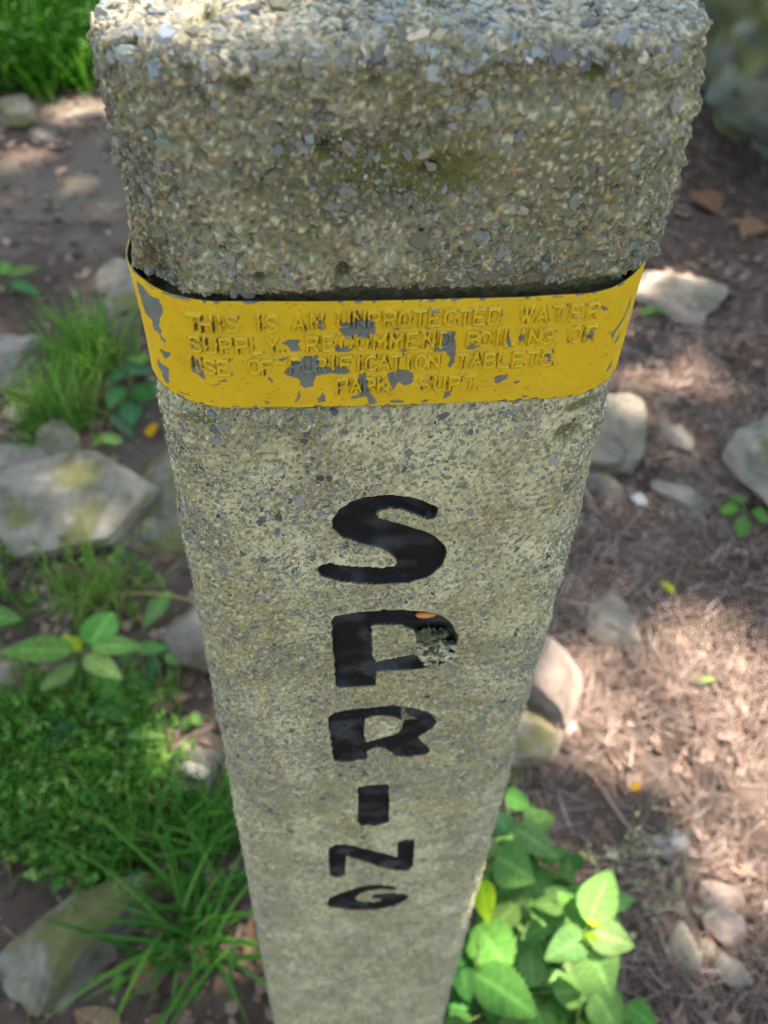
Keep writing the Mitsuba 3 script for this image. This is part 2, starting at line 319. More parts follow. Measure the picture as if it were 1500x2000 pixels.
D = 0.0035 * f1 * (1 + head * (1 - 0.5 * topw) + 0.7 * corner) * (1 - 0.65 * low) + rough * (0.0026 * f2 * (0.5 + 0.9 * head + 0.5 * corner * (1 - 1.3 * head)) + 0.0030 * f3 * (0.75 + 0.5 * head) + 0.0010 * g1) + 0.0004 * g2 * (0.5 + head)
pits = np.clip(nz(B / 0.0075, 8) - 0.78, 0, 1) * 0.012 * rough * (0.4 + head)
D -= pits


def dimple(x, z, rx, rz, depth):
    return -depth * np.exp(-((px_ - x) / rx) ** 2 - ((pz_ - z) / rz) ** 2) * front


D += -0.0032 * sstep(1.0665, 1.069, B[:, 2]) * sstep(1.0800 + 0.002 * f1, 1.0776 + 0.002 * f1, B[:, 2])                          # the groove the band sits over
D += dimple(-68, 1086, 8, 7, 0.005) + dimple(-21.5, 1121.5, 2.0, 1.8, 0.006) + dimple(57, 1018, 5, 4, 0.0035) + dimple(70, 1010, 5, 9, 0.002)
D += dimple(28, 1134, 34, 3.5, 0.0022) + dimple(-5, 1127, 20, 6, 0.002) + dimple(30, 1139, 12, 2.5, 0.002) - dimple(25, 1128, 40, 3, 0.0012)
D += -0.0012 * np.exp(-((pz_ - 1092) / 10) ** 2) * (B[:, 0] > 0.03)
bz = sstep(1.033, 1.037, B[:, 2]) * sstep(1.082, 1.0785, B[:, 2])
D = D * (1 - bz) + bz * np.minimum(D - 0.0006, -0.0008)
# the carved letters
sd = np.full(len(B), 9.0)
letter_of = np.full(len(B), -1)
for k, (name, poly) in enumerate(shape_of.items()):
    x0, z0, x1, z1 = poly.bounds
    i = np.where(front & (px_ > x0 - 6) & (px_ < x1 + 6) & (pz_ > z0 - 6) & (pz_ < z1 + 6))[0]
    wob = np.stack([nz(B[i] / 0.0035, 21) - 0.5, nz(B[i] / 0.0035, 22) - 0.5], -1) * 0.8
    q = shapely.points(px_[i] + wob[:, 0], pz_[i] + wob[:, 1])
    d = shapely.distance(poly.boundary, q) * np.where(shapely.contains(poly, q), -1, 1)
    sd[i] = np.minimum(sd[i], d)
    letter_of[i[d < 0.5]] = k
depth = {0: 2.7, 1: 2.6, 2: 2.3, 3: 2.2, 4: 1.8, 5: 1.2}
dep = np.array([depth.get(int(k), 4.0) for k in range(6)] + [4.0])[letter_of] / 1000
inside = sstep(0.2, -1.1, sd)
D = D * (1 - 0.85 * sstep(1.7, 0.4, sd)) - dep * inside + 0.0004 * np.exp(-((sd - 0.8) / 1.0) ** 2) * (letter_of < 0)
BV = B + N * D[:, None]
BN = smooth_normals(BV, bf)
# colours: cement, sand grains, a green yellow film of lichen and algae, moss in the pits
cement = mixc((0.330, 0.338, 0.190), (0.445, 0.446, 0.285), sstep(0.25, 0.75, fbm(B / 0.02, 2, 31)))
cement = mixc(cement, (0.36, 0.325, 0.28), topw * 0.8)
cement = mixc(cement, (0.16, 0.15, 0.085), (1 - head) * 0.45 * sstep(0.5, 0.72, fbm(B / np.array([0.012, 0.012, 0.16]), 3, 30)))
film = sstep(0.32, 0.75, fbm(B / np.array([0.022, 0.022, 0.04]), 2, 32) + 0.10 * head * (1 - topw) + 0.12 * corner * (px_ < 0) - 0.1 * topw - 0.12 * skin)
cement = mixc(cement, (0.21, 0.20, 0.085), 0.62 * film)
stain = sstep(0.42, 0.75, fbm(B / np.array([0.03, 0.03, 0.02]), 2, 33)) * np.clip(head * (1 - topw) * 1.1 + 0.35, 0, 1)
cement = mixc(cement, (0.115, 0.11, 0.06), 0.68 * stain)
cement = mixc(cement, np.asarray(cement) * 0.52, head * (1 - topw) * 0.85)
Bw = B + 0.0011 * (np.stack([nz(B / 0.0017, q) for q in (201, 202, 203)], -1) - 0.5)
gr = nz(Bw / np.array([0.0009, 0.0009, 0.0016]), 34)
sand = mixc(cement, (0.55, 0.52, 0.38), 0.6 * sstep(0.62, 0.76, gr))
sand = mixc(sand, (0.07, 0.07, 0.05), 0.7 * sstep(0.36, 0.22, gr))
gr2 = nz(Bw / np.array([0.0014, 0.0014, 0.0026]), 35)
sand = mixc(sand, (0.10, 0.118, 0.122), 0.45 * sstep(0.66, 0.73, gr2))
sand = mixc(sand, (0.40, 0.27, 0.12), 0.6 * sstep(0.80, 0.86, nz(B / np.array([0.0013, 0.0013, 0.0022]), 36)))
sand = mixc(sand, (0.075, 0.08, 0.02), 0.8 * sstep(0.0008, 0.0022, pits))
mossw = np.maximum.reduce([np.exp(-((px_ - x) / rx) ** 2 - ((pz_ - z) / rz) ** 2) for x, z, rx, rz in ((57, 1018, 6, 6), (-21, 1121, 4, 4), (-66, 1085, 9, 7), (20, 1139, 6, 3), (-60, 1033, 8, 3), (60, 1031, 9, 3), (0, 1115, 26, 10))]) * front
sand = mixc(sand, (0.085, 0.09, 0.022), 0.85 * sstep(0.35, 0.75, mossw * (0.55 + 0.9 * fbm(B / 0.004, 3, 37))))
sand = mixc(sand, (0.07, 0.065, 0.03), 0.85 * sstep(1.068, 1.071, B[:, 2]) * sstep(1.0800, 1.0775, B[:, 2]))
gr3 = nz(Bw / np.array([0.0022, 0.0022, 0.0055]), 44)
sand = mixc(sand, (0.11, 0.12, 0.10), 0.5 * sstep(0.62, 0.76, gr3) * sstep(0.9, 0.7, B[:, 2]))
sand = mixc(sand, (0.52, 0.51, 0.37), 0.45 * sstep(0.36, 0.22, gr3) * sstep(0.9, 0.7, B[:, 2]))
sand = sand * (0.86 + 0.28 * nz(B / 0.0006, 38))[:, None]
wear_sheen = sstep(0.46, 0.72, fbm(B / 0.013, 2, 39)) * (0.25 + 0.75 * nz(B / 0.0014, 41)) * 0.75 + sstep(0.80, 0.86, nz(B / 0.0014, 40)) * 0.3  # worn zones together with a bluish paint sheen put into the colour
black = mixc((0.008, 0.009, 0.010), (0.062, 0.078, 0.088), wear_sheen)
rw = (letter_of == 2) & (px_ > 10) & (pz_ > 832)
black = mixc(black, (0.22, 0.2, 0.13), rw * sstep(0.5, 0.6, fbm(B / 0.004, 3, 43)) * 0.8)
fk = letter_of[bf]
flet = fk.max(1)
black = mixc(sand, black, sstep(0.75, 0.35, sd))

post = thing('concrete_post', 'weathered square concrete post with black carved letters running down its front', 'post')
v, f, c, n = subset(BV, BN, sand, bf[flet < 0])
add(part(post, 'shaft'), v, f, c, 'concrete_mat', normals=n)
for k, name in enumerate(shape_of):
    v, f, c, n = subset(BV, BN, black, bf[flet == k])
    add(part(post, 'carved_letter', f'carved letter {name.upper()} painted black'), v, f, c, 'black_paint_mat', normals=n)

# the aggregate: flat slate chips and pebbles bedded in the cement
rng = np.random.default_rng(5)
e1 = BV[bf[:, 1]] - BV[bf[:, 0]]
e2 = BV[bf[:, 2]] - BV[bf[:, 0]]
farea = np.linalg.norm(np.cross(e1, e2), axis=1) / 2
fc = B[bf[:, 0]]
fn_ = N[bf[:, 0]]
seen = (flet < 0) & (((CAM - fc) * fn_).sum(1) > -0.015) & (fc[:, 2] > 0.25) & ~((fc[:, 2] > 1.040) & (fc[:, 2] < 1.0765)) & (sd[bf[:, 0]] > 0.9)
dens = farea * seen * (1 - 0.8 * skin[bf[:, 0]]) * (0.35 + 1.3 * sstep(0.35, 0.65, fbm(fc / 0.02, 3, 51))) * (1 + 0.8 * corner[bf[:, 0]]) * np.where(fc[:, 2] > 0.75, 1, 0.5)
cdf = np.cumsum(dens)
cdf /= cdf[-1]
basen = N


UPV = np.array([0, 0, 1.0])


def chips(count, rmin, rmax, power, seed, hscale=1.0, where=None, film0=0.0, K=6, bevel=True):
    r = np.random.default_rng(seed)
    ff = np.searchsorted(cdf, r.random(count))
    if where is not None:
        ff = ff[where(fc[ff])]
    m = len(ff)
    w = r.dirichlet((1, 1, 1), m)
    p = (BV[bf[ff]] * w[..., None]).sum(1)
    n = fn_[ff] + r.normal(size=(m, 3)) * 0.13
    n /= np.linalg.norm(n, axis=1, keepdims=True)
    rad = rmin * (1 - r.random(m) * (1 - (rmin / rmax) ** power)) ** (-1 / power)
    ok = sd[bf[ff, 0]] > 0.5 + rad * 1150
    p, n, rad, m = p[ok], n[ok], rad[ok], int(ok.sum())
    t = np.cross(n, np.cross(n, UPV + r.normal(size=(m, 3)) * 0.7))
    t /= np.linalg.norm(t, axis=1, keepdims=True)
    b = np.cross(n, t)
    ang = (np.arange(K) + r.uniform(-0.36, 0.36, (m, K))) * 2 * np.pi / K
    rk = rad[:, None] * r.uniform(0.62, 1.12, (m, K))
    st = r.uniform(0.32, 0.9, (m, 1))
    cx, cy = rk * np.cos(ang), rk * np.sin(ang) * st
    hgt = hscale * (0.00012 + rad * r.uniform(0.04, 0.26, m))
    tiltx, tilty = r.normal(0, 0.10, (2, m))

    def ring(s, z):
        hz = z[:, None] + (tiltx[:, None] * cx + tilty[:, None] * cy) * (z[:, None] > 0)
        return p[:, None] + s * (cx[..., None] * t[:, None] + cy[..., None] * b[:, None]) + hz[..., None] * n[:, None]
    vv = np.concatenate([ring(1.0, -rad * 0.4)] + [ring(0.97, hgt * 0.55)] * bevel + [ring(0.82, hgt)], 1)
    R_ = 1 + bevel
    j = np.arange(K)
    q = [np.stack([a * K + j, a * K + (j + 1) % K, (a + 1) * K + (j + 1) % K], 1) for a in range(R_)] + [np.stack([a * K + j, (a + 1) * K + (j + 1) % K, (a + 1) * K + j], 1) for a in range(R_)]
    q.append(np.stack([np.full(K - 2, R_ * K), R_ * K + 1 + np.arange(K - 2), R_ * K + 2 + np.arange(K - 2)], 1))
    tri = np.vstack(q)
    kind = r.random(m)
    cc = np.array((0.115, 0.138, 0.145)) * r.uniform(0.55, 1.7, (m, 1)) * (1 + r.normal(0, 0.05, (m, 3)))
    cc = np.where((kind < 0.14)[:, None], np.array((0.045, 0.053, 0.058)) * r.uniform(0.7, 1.4, (m, 1)), cc)
    cc = np.where((kind > 0.86)[:, None], np.array((0.30, 0.27, 0.20)) * r.uniform(0.7, 1.2, (m, 1)), cc)
    cc = np.where((kind > 0.96)[:, None], np.array((0.25, 0.20, 0.12)) * r.uniform(0.6, 1.1, (m, 1)), cc)
    cc = np.where((kind > 0.98)[:, None], np.array((0.46, 0.44, 0.40)) * r.uniform(0.8, 1.1, (m, 1)), cc)
    cc = np.where((kind > 0.994)[:, None], (0.26, 0.11, 0.05), cc)
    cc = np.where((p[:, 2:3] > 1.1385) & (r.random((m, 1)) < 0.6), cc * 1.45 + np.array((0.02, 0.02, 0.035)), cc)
    film_ = np.clip(film0 + r.uniform(-0.1, 0.42, m) + 0.2 * sstep(0.45, 0.7, fbm(p / 0.02, 3, 61)), 0, 0.8)
    cc = mixc(cc, np.where((p[:, 2:3] > 1.07) & (n[:, 2:3] < 0.5), (0.19, 0.175, 0.095), (0.30, 0.29, 0.175)), film_)
    return p, rad, vv, tri, np.clip(cc, 0.01, 0.6)


def flat(vv, tri, cc):
    m, k = vv.shape[:2]
    return vv.reshape(-1, 3), (tri[None] + (np.arange(m) * k)[:, None, None]).reshape(-1, 3), np.repeat(cc, k, 0)


upper = lambda p: p[:, 2] > 1.074
lower = lambda p: p[:, 2] < 1.060
top_face = lambda p: (p[:, 2] > 1.1405)
sets = [chips(13000, 0.0008, 0.0036, 2.3, 71, 0.7, upper, 0.14), chips(24000, 0.0006, 0.0030, 2.2, 72, 0.55, lower, 0.0, 6, False), chips(17000, 0.0009, 0.0038, 1.9, 74, 0.75, top_face), chips(36000, 0.00040, 0.0010, 1.6, 73, 2.0, None, 0.33, 5, False)]
big = []
for s, (p, rad, vv, tri, cc) in enumerate(sets[:3]):
    dist = np.linalg.norm(p - CAM, axis=1)
    big += [(rad[i] / dist[i], s, i) for i in range(len(p))]
big = sorted(big, reverse=True)[:300]
chosen = {(s, i) for _, s, i in big}
for _, s, i in big:
    p, rad, vv, tri, cc = sets[s]
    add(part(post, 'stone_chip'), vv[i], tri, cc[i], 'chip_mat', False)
rest = []
for s, (p, rad, vv, tri, cc) in enumerate(sets):
    keep = np.array([(s, i) not in chosen for i in range(len(p))])
    rest.append(flat(vv[keep], tri, cc[keep]))
v, f, c = join(rest)
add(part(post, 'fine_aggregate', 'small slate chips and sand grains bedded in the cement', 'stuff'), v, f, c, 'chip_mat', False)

# ------------------------------------------------------------------ the yellow metal band
AB, RB, BT = 0.0754, 0.025, 0.0006
H_, Q_ = AB - RB, math.pi / 2 * RB
PER = 8 * H_ + 4 * Q_
def band_path(u):
    """Point and normal at the arc length u from the middle of the front."""
    u = np.mod(np.asarray(u, float) + H_, PER)
    side = np.minimum((u // (2 * H_ + Q_)).astype(int), 3)
    s = u - side * (2 * H_ + Q_)
    t = np.clip((s - 2 * H_) / RB, 0, math.pi / 2)
    x = np.where(s < 2 * H_, s - H_, H_ + RB * np.sin(t))
    y = np.where(s < 2 * H_, -AB, -H_ - RB * np.cos(t))
    nx, ny = np.where(s < 2 * H_, 0, np.sin(t)), np.where(s < 2 * H_, -1, -np.cos(t))
    ca, sa = np.array([1, 0, -1, 0])[side], np.array([0, 1, 0, -1])[side]
    return ca * x - sa * y, sa * x + ca * y, ca * nx - sa * ny, sa * nx + ca * ny


FONT = {
    'A': ['0,0 .35,1 .7,0', '.13,.35 .57,.35'], 'B': ['0,0 0,1 .42,1 .62,.9 .62,.65 .42,.53 0,.53', '.42,.53 .68,.42 .68,.12 .45,0 0,0'],
    'C': ['.68,.78 .6,.95 .35,1 .1,.92 0,.7 0,.3 .1,.08 .35,0 .6,.05 .68,.22'], 'D': ['0,0 0,1 .4,1 .62,.85 .68,.5 .62,.15 .4,0 0,0'],
    'E': ['.66,1 0,1 0,0 .66,0', '0,.52 .5,.52'], 'F': ['.66,1 0,1 0,0', '0,.52 .5,.52'],
    'G': ['.68,.78 .6,.95 .35,1 .1,.92 0,.7 0,.3 .1,.08 .35,0 .6,.06 .68,.22 .68,.45 .4,.45'], 'H': ['0,0 0,1', '.68,0 .68,1', '0,.52 .68,.52'],
    'I': ['.34,0 .34,1'], 'K': ['0,0 0,1', '.66,1 0,.42', '.2,.6 .68,0'], 'L': ['0,1 0,0 .62,0'], 'M': ['0,0 0,1 .36,.4 .72,1 .72,0'],
    'N': ['0,0 0,1 .68,0 .68,1'], 'O': ['.34,1 .1,.92 0,.7 0,.3 .1,.08 .34,0 .58,.08 .68,.3 .68,.7 .58,.92 .34,1'],
    'P': ['0,0 0,1 .45,1 .66,.88 .66,.58 .45,.46 0,.46'], 'R': ['0,0 0,1 .45,1 .66,.88 .66,.6 .45,.48 0,.48', '.4,.48 .68,0'],
    'S': ['.66,.82 .55,.96 .34,1 .1,.93 .03,.75 .12,.58 .55,.45 .67,.26 .6,.07 .34,0 .1,.05 0,.2'], 'T': ['0,1 .7,1', '.35,1 .35,0'],
    'U': ['0,1 0,.25 .1,.06 .34,0 .58,.06 .68,.25 .68,1'], 'W': ['0,1 .18,0 .37,.75 .56,0 .74,1'], 'Y': ['0,1 .35,.48 .7,1', '.35,.48 .35,0'], '.': ['.0,.03 .06,.03']}
WORDS = [('THIS', -60.0, 1068.1, -46.4, 1068.2), ('IS', -42.2, 1067.8, -35.5, 1067.6), ('AN', -31.2, 1067.6, -22.9, 1067.5), ('UNPROTECTED', -18.4, 1067.8, 27.6, 1066.9), ('WATER', 33.5, 1066.9, 56.2, 1067.0),
         ('SUPPLY.', -60.3, 1060.5, -34.0, 1059.7), ('RECOMMEND', -27.5, 1059.6, 14.1, 1059.2), ('BOILING', 19.1, 1058.9, 44.0, 1058.8), ('OR', 49.5, 1059.0, 57.2, 1058.8),
         ('USE', -61.0, 1052.6, -50.0, 1052.4), ('OF', -44.5, 1052.1, -37.5, 1051.6), ('PURIFICATION', -32.6, 1051.8, 11.1, 1051.0), ('TABLETS.', 16.5, 1050.9, 47.2, 1050.2),
         ('PARK', -19.0, 1043.0, -3.5, 1042.7), ('SUPT.', 6.0, 1042.3, 25.0, 1042.1)]
PATCHES = [[(-77.5,1076.7),(-74.3,1076.3),(-72.2,1074.9),(-68.9,1075.2),(-67.8,1072.5),(-68.8,1068.7),(-70.9,1065.0),(-69.8,1062.9),(-70.9,1061.0),(-68.6,1059.7),(-70.4,1058.1),(-71.7,1061.3),(-73.7,1061.5),(-74.2,1064.6),(-77.0,1066.2),(-77.6,1071.2)],[(-72.9,1055.0),(-68.0,1055.8),(-69.0,1053.5),(-70.9,1051.5),(-72.1,1053.3)],[(-75.7,1048.9),(-72.6,1048.7),(-69.9,1048.7),(-71.2,1045.0),(-71.1,1042.1),(-73.8,1041.1),(-74.4,1044.5),(-76.1,1045.7)],[(-17.4,1069.3),(-14.1,1070.5),(-12.5,1071.3),(-8.5,1070.1),(-8.0,1065.4),(-11.0,1064.2),(-15.1,1064.5),(-18.0,1065.3),(-18.4,1067.3)],[(-24.5,1070.3),(-22.9,1071.5),(-22.9,1068.2),(-24.6,1067.3)],[(-35.1,1062.5),(-32.1,1064.0),(-29.0,1063.8),(-30.0,1061.9),(-28.9,1060.0),(-30.2,1059.1),(-32.4,1059.5),(-33.4,1061.7)],[(-19.5,1061.2),(-14.6,1060.2),(-15.0,1058.9),(-17.9,1058.3),(-19.5,1059.1)],[(-34.9,1052.2),(-32.0,1055.6),(-28.6,1057.5),(-24.4,1058.0),(-24.0,1054.4),(-20.0,1052.7),(-17.9,1053.7),(-14.3,1050.6),(-16.7,1049.9),(-21.0,1050.6),(-25.0,1049.4),(-26.0,1045.7),(-28.5,1045.1),(-29.9,1046.7),(-30.5,1049.1),(-33.9,1050.7)],[(-31.9,1039.2),(-30.6,1044.5),(-30.0,1044.4),(-30.3,1041.4),(-31.0,1039.6)],[(-61.2,1055.0),(-59.7,1053.3),(-58.0,1052.9),(-56.8,1049.5),(-58.5,1049.9),(-60.5,1052.4)],[(-59.5,1056.9),(-58.0,1056.8),(-58.0,1053.6),(-59.2,1053.0),(-59.9,1054.7)],[(-25.2,1040.4),(-23.5,1043.3),(-22.3,1040.9),(-22.7,1039.4),(-24.6,1038.7)],[(-12.4,1050.0),(-10.0,1050.3),(-10.0,1046.2),(-9.0,1042.4),(-6.6,1037.5),(-9.0,1037.3),(-10.5,1040.9),(-14.5,1040.0),(-15.0,1040.8),(-12.1,1041.8)],[(-39.5,1050.7),(-37.6,1049.5),(-37.5,1048.3),(-39.0,1048.8)],[(-53.9,1049.2),(-51.8,1050.4),(-51.0,1049.2),(-53.3,1048.9)],[(-56.5,1047.3),(-53.0,1048.6),(-53.5,1047.8),(-56.5,1046.9)],[(-36.2,1056.9),(-33.2,1058.1),(-33.5,1056.8),(-35.1,1055.8)],[(-40.6,1041.0),(-38.5,1040.4),(-40.0,1039.9)],[(-69.0,1041.1),(-65.9,1041.5),(-62.0,1041.6),(-63.6,1041.0),(-66.3,1040.7)],[(-57.6,1041.0),(-55.6,1041.3),(-56.5,1040.3)],[(-4.0,1049.6),(-1.7,1050.1),(-0.5,1046.4),(-2.0,1042.6),(-3.4,1046.5)],[(8.6,1058.2),(11.6,1059.0),(11.6,1062.9),(11.0,1064.7),(13.6,1064.9),(15.5,1064.1),(16.0,1052.7),(14.9,1050.7),(14.0,1051.0),(14.5,1054.3),(12.5,1056.9),(9.6,1056.7)],[(-1.7,1050.9),(2.2,1050.6),(4.0,1049.1),(4.0,1045.3),(2.0,1043.9),(-1.0,1046.4),(-1.5,1049.4)],[(28.6,1046.4),(31.0,1046.9),(33.2,1046.9),(32.9,1045.3),(30.5,1043.6),(29.0,1043.9)],[(34.5,1043.7),(37.6,1043.9),(36.0,1042.7)],[(28.5,1041.1),(30.5,1040.9),(29.6,1040.2)],[(38.3,1037.6),(40.4,1037.6),(40.1,1036.5),(39.0,1036.6)],[(13.4,1037.7),(14.0,1041.2),(16.0,1041.4),(15.9,1039.1)],[(64.2,1057.5),(69.2,1062.8),(70.2,1069.2),(71.3,1065.1),(69.3,1060.0),(66.1,1056.7),(65.6,1054.4)],[(66.9,1052.5),(69.8,1056.1),(69.3,1052.0),(67.6,1051.7)],[(55.5,1072.2),(59.3,1070.0),(59.9,1067.8),(58.1,1068.7),(57.5,1069.8)],[(67.2,1041.8),(69.3,1045.2),(69.8,1041.1),(67.5,1040.2)],[(54.1,1061.9),(56.2,1061.8),(56.6,1058.7),(54.0,1058.7)],[(30.0,1062.6),(31.1,1062.5),(32.5,1059.0),(31.1,1058.3)],[(34.1,1061.0),(35.0,1063.7),(36.0,1061.6),(34.5,1059.6)],[(19.0,1059.4),(23.0,1059.5),(21.7,1058.1),(19.5,1058.4)],[(-1.0,1057.4),(0.1,1059.0),(1.9,1058.2),(0.8,1056.9)],[(5.6,1067.4),(8.1,1066.2),(7.0,1065.6)],[(-3.1,1066.5),(-1.4,1066.7),(-0.5,1065.7),(-2.3,1065.4)],[(-3.1,1038.5),(1.0,1038.6),(1.5,1037.4),(-1.7,1037.1)],[(6.6,1037.4),(8.5,1038.1),(9.0,1036.9),(7.3,1036.7)],[(7.1,1073.3),(10.0,1073.2),(9.9,1072.5),(7.7,1072.4)],[(42.4,1055.1),(44.8,1054.0),(45.4,1052.0),(43.9,1052.5)],[(63.6,1050.1),(64.8,1050.0),(64.8,1048.4)]]

fine_u = np.arange(-0.098, 0.0980001, 0.00027)
uu = np.r_[fine_u, np.linspace(0.1, PER - 0.1, 60)]
top_z = lambda u: np.interp(u, [-0.098, -0.078, -0.070, -0.060, -0.048, -0.030, 0, 0.03, 0.047, 0.060, 0.070, 0.098], [1.0805, 1.0795, 1.0785, 1.0785, 1.0779, 1.0771, 1.0761, 1.0757, 1.0757, 1.0762, 1.0780, 1.080])
bot_z = lambda u: np.interp(u, [-0.098, -0.075, -0.062, -0.050, -0.030, 0, 0.03, 0.06, 0.07, 0.098], [1.0395, 1.0390, 1.0393, 1.0386, 1.0376, 1.0364, 1.0359, 1.0359, 1.0359, 1.037])
tt = np.r_[np.linspace(0, 1, 150), 1.0, 0.98, 0.02, 0.0]                       # outside, upwards, then the inside, downwards
inner = np.r_[np.zeros(150), np.ones(4)]
U, TT = np.meshgrid(np.where(uu > 0.0981, uu - PER * (uu > PER / 2), uu), tt)
IN = inner[:, None] + 0 * U
ZB = bot_z(U) + TT * (top_z(U) - bot_z(U)) + np.where((TT > 0.5), 1, -1) * 0 
bx, by, bnx, bny = band_path(U)
PU = np.stack([U, ZB, 0 * U], -1)
edge = np.minimum(TT, 1 - TT) * 0.041
off = 0.0003 + 0.0014 * np.exp(-((U + 0.081) / 0.010) ** 2) * np.clip(TT, 0, 1) ** 1.6 - 0.0006 * np.exp(-((U - 0.085) / 0.02) ** 2)
off += (fbm(PU / 0.028, 2, 81) - 0.5) * 0.0010 + (fbm(PU / 0.006, 2, 82) - 0.5) * 0.00018
off += 0.0005 * (nz(PU / 0.009, 83) - 0.5) * np.exp(-edge / 0.0025)
ox = U * 1000
oz = ZB * 1000
emb, letter_id = np.full(U.shape, 9.0), np.full(U.shape, -1)
count = 0
for word, xa, za, xb, zb in WORDS:
    n = len(word)
    cap = 5.3
    w = 0.70 * 4.35
    pitch = (xb - xa - (w if word[-1] != '.' else 0.6)) / max(n - 1, 1)
    for i, ch in enumerate(word):
        x0, z0 = xa + i * pitch, za + (zb - za) * i / max(n - 1, 1)
        x0 += (nz(np.array([count * 1.7, 0, 0])) - 0.5) * 0.3
        z0 += (nz(np.array([count * 1.7, 5, 0])) - 0.5) * 0.5
        lean = 0.04 * (nz(np.array([count * 1.7, 9, 0])) - 0.5)
        sel = np.where((ox > x0 - 1.3) & (ox < x0 + w + 1.3) & (oz > z0 - 1.3) & (oz < z0 + cap + 1.3) & (IN == 0))
        qx, qz = ox[sel], oz[sel]
        best = np.full(len(qx), 9.0)
        for line in FONT[ch]:
            pts = np.array([[float(a) for a in q.split(',')] for q in line.split()]) * [w / 0.70, cap] + [x0, z0]
            pts[:, 0] += lean * (pts[:, 1] - z0)
            for a, b in zip(pts[:-1], pts[1:]):
                d = b - a
                t = np.clip(((qx - a[0]) * d[0] + (qz - a[1]) * d[1]) / (d @ d), 0, 1)
                best = np.minimum(best, np.hypot(qx - a[0] - t * d[0], qz - a[1] - t * d[1]))
        emb[sel] = np.minimum(emb[sel], best)
        own = best < 0.6
        letter_id[sel[0][own], sel[1][own]] = count
        count += 1
emboss = 0.00105 * sstep(0.66, 0.34, emb)
fl = (U > -0.0985) & (U < 0.0985) & (IN == 0)
wx = ox + (fbm(PU / 0.0022, 3, 84) - 0.5) * 1.5 + (nz(PU / 0.0006, 85) - 0.5) * 0.35
wz = oz + (fbm(PU / 0.0022, 3, 86) - 0.5) * 1.5 + (nz(PU / 0.0006, 87) - 0.5) * 0.35
bare = np.zeros(U.shape, bool)
for ring in PATCHES:
    poly = shapely.Polygon(ring).buffer(-0.14)
    a, b, c_, d_ = poly.bounds
    sel = np.where(fl & (ox > a - 2) & (ox < c_ + 2) & (oz > b - 2) & (oz < d_ + 2))
    bare[sel] |= shapely.contains_xy(poly, wx[sel], wz[sel])
spots = fbm(PU / 0.0017, 3, 88)
region = fbm(PU / 0.012, 2, 89)
bare |= fl & (spots > 0.86 - 0.10 * sstep(0.55, 0.75, region)) & (nz(PU / 0.0045, 90) > 0.5)
bare |= fl & (edge < 0.0004 + 0.0005 * nz(PU / 0.003, 91)) & (nz(PU / np.array([0.0016, 0.0016, 1]), 92) > 0.66)
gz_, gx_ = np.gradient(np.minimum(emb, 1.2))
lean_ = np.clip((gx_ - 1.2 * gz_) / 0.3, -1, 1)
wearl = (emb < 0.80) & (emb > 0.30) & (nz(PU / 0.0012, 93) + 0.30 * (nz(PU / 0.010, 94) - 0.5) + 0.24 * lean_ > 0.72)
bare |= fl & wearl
pad = np.pad(bare.astype(float), 1, mode='edge')
soft = (pad[:-2, 1:-1] + pad[2:, 1:-1] + pad[1:-1, :-2] + pad[1:-1, 2:]) / 4
off = off + emboss + np.where(bare, 0, 0.00012) - IN * BT
BP = np.stack([bx + bnx * off, by + bny * off, ZB], -1)
yellow = mixc((0.46, 0.315, 0.004), (0.56, 0.39, 0.007), fbm(PU / 0.010, 3, 95))
yellow = mixc(yellow, (0.40, 0.26, 0.012), 0.35 * sstep(0.55, 0.75, fbm(PU / np.array([0.012, 0.004, 1]), 4, 96)))
yellow = mixc(yellow, (0.16, 0.10, 0.02), 0.8 * (sstep(0.77, 0.83, nz(PU / 0.0009, 97)) * 0.5))
metal = mixc((0.068, 0.088, 0.078), (0.145, 0.18, 0.165), fbm(PU / 0.003, 4, 98))
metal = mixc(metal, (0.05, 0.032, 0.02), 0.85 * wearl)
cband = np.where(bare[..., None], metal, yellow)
cband = np.where((~bare & (soft > 0.01))[..., None], cband * 0.72 + np.array((0.05, 0.03, 0.005)), cband)
edge_shade_wear = sstep(0.42, 0.55, emb) * sstep(1.0, 0.7, emb) * (0.35 + 0.65 * np.clip(lean_, 0, 1)) * sstep(0.35, 0.6, nz(PU / 0.0016, 101))  # patchy worn letter edges plus painted shading, darkest at the lower right
cband = np.where(fl[..., None], mixc(cband, (0.09, 0.055, 0.012), 0.85 * edge_shade_wear), cband)
cband = np.where((IN > 0)[..., None], (0.10, 0.09, 0.06), cband)
nrb, ncb = U.shape
bq = grid_faces(nrb, ncb, True)
last = np.arange(ncb)
a, b = (nrb - 1) * ncb + last, (nrb - 1) * ncb + (last + 1) % ncb
bq = np.vstack([bq, np.stack([a, b, (last + 1) % ncb], 1), np.stack([a, (last + 1) % ncb, last], 1)])
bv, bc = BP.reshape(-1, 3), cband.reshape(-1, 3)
bn = smooth_normals(bv, bq)
lid = letter_id.ravel()[bq]
lid = np.where((lid == lid[:, :1]).all(1), lid[:, 0], -1)
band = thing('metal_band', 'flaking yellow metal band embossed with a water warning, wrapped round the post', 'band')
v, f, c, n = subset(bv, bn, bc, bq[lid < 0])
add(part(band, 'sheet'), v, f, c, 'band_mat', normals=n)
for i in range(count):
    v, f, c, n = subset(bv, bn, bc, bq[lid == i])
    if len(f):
        add(part(band, 'embossed_letter'), v, f, c, 'band_mat', normals=n)

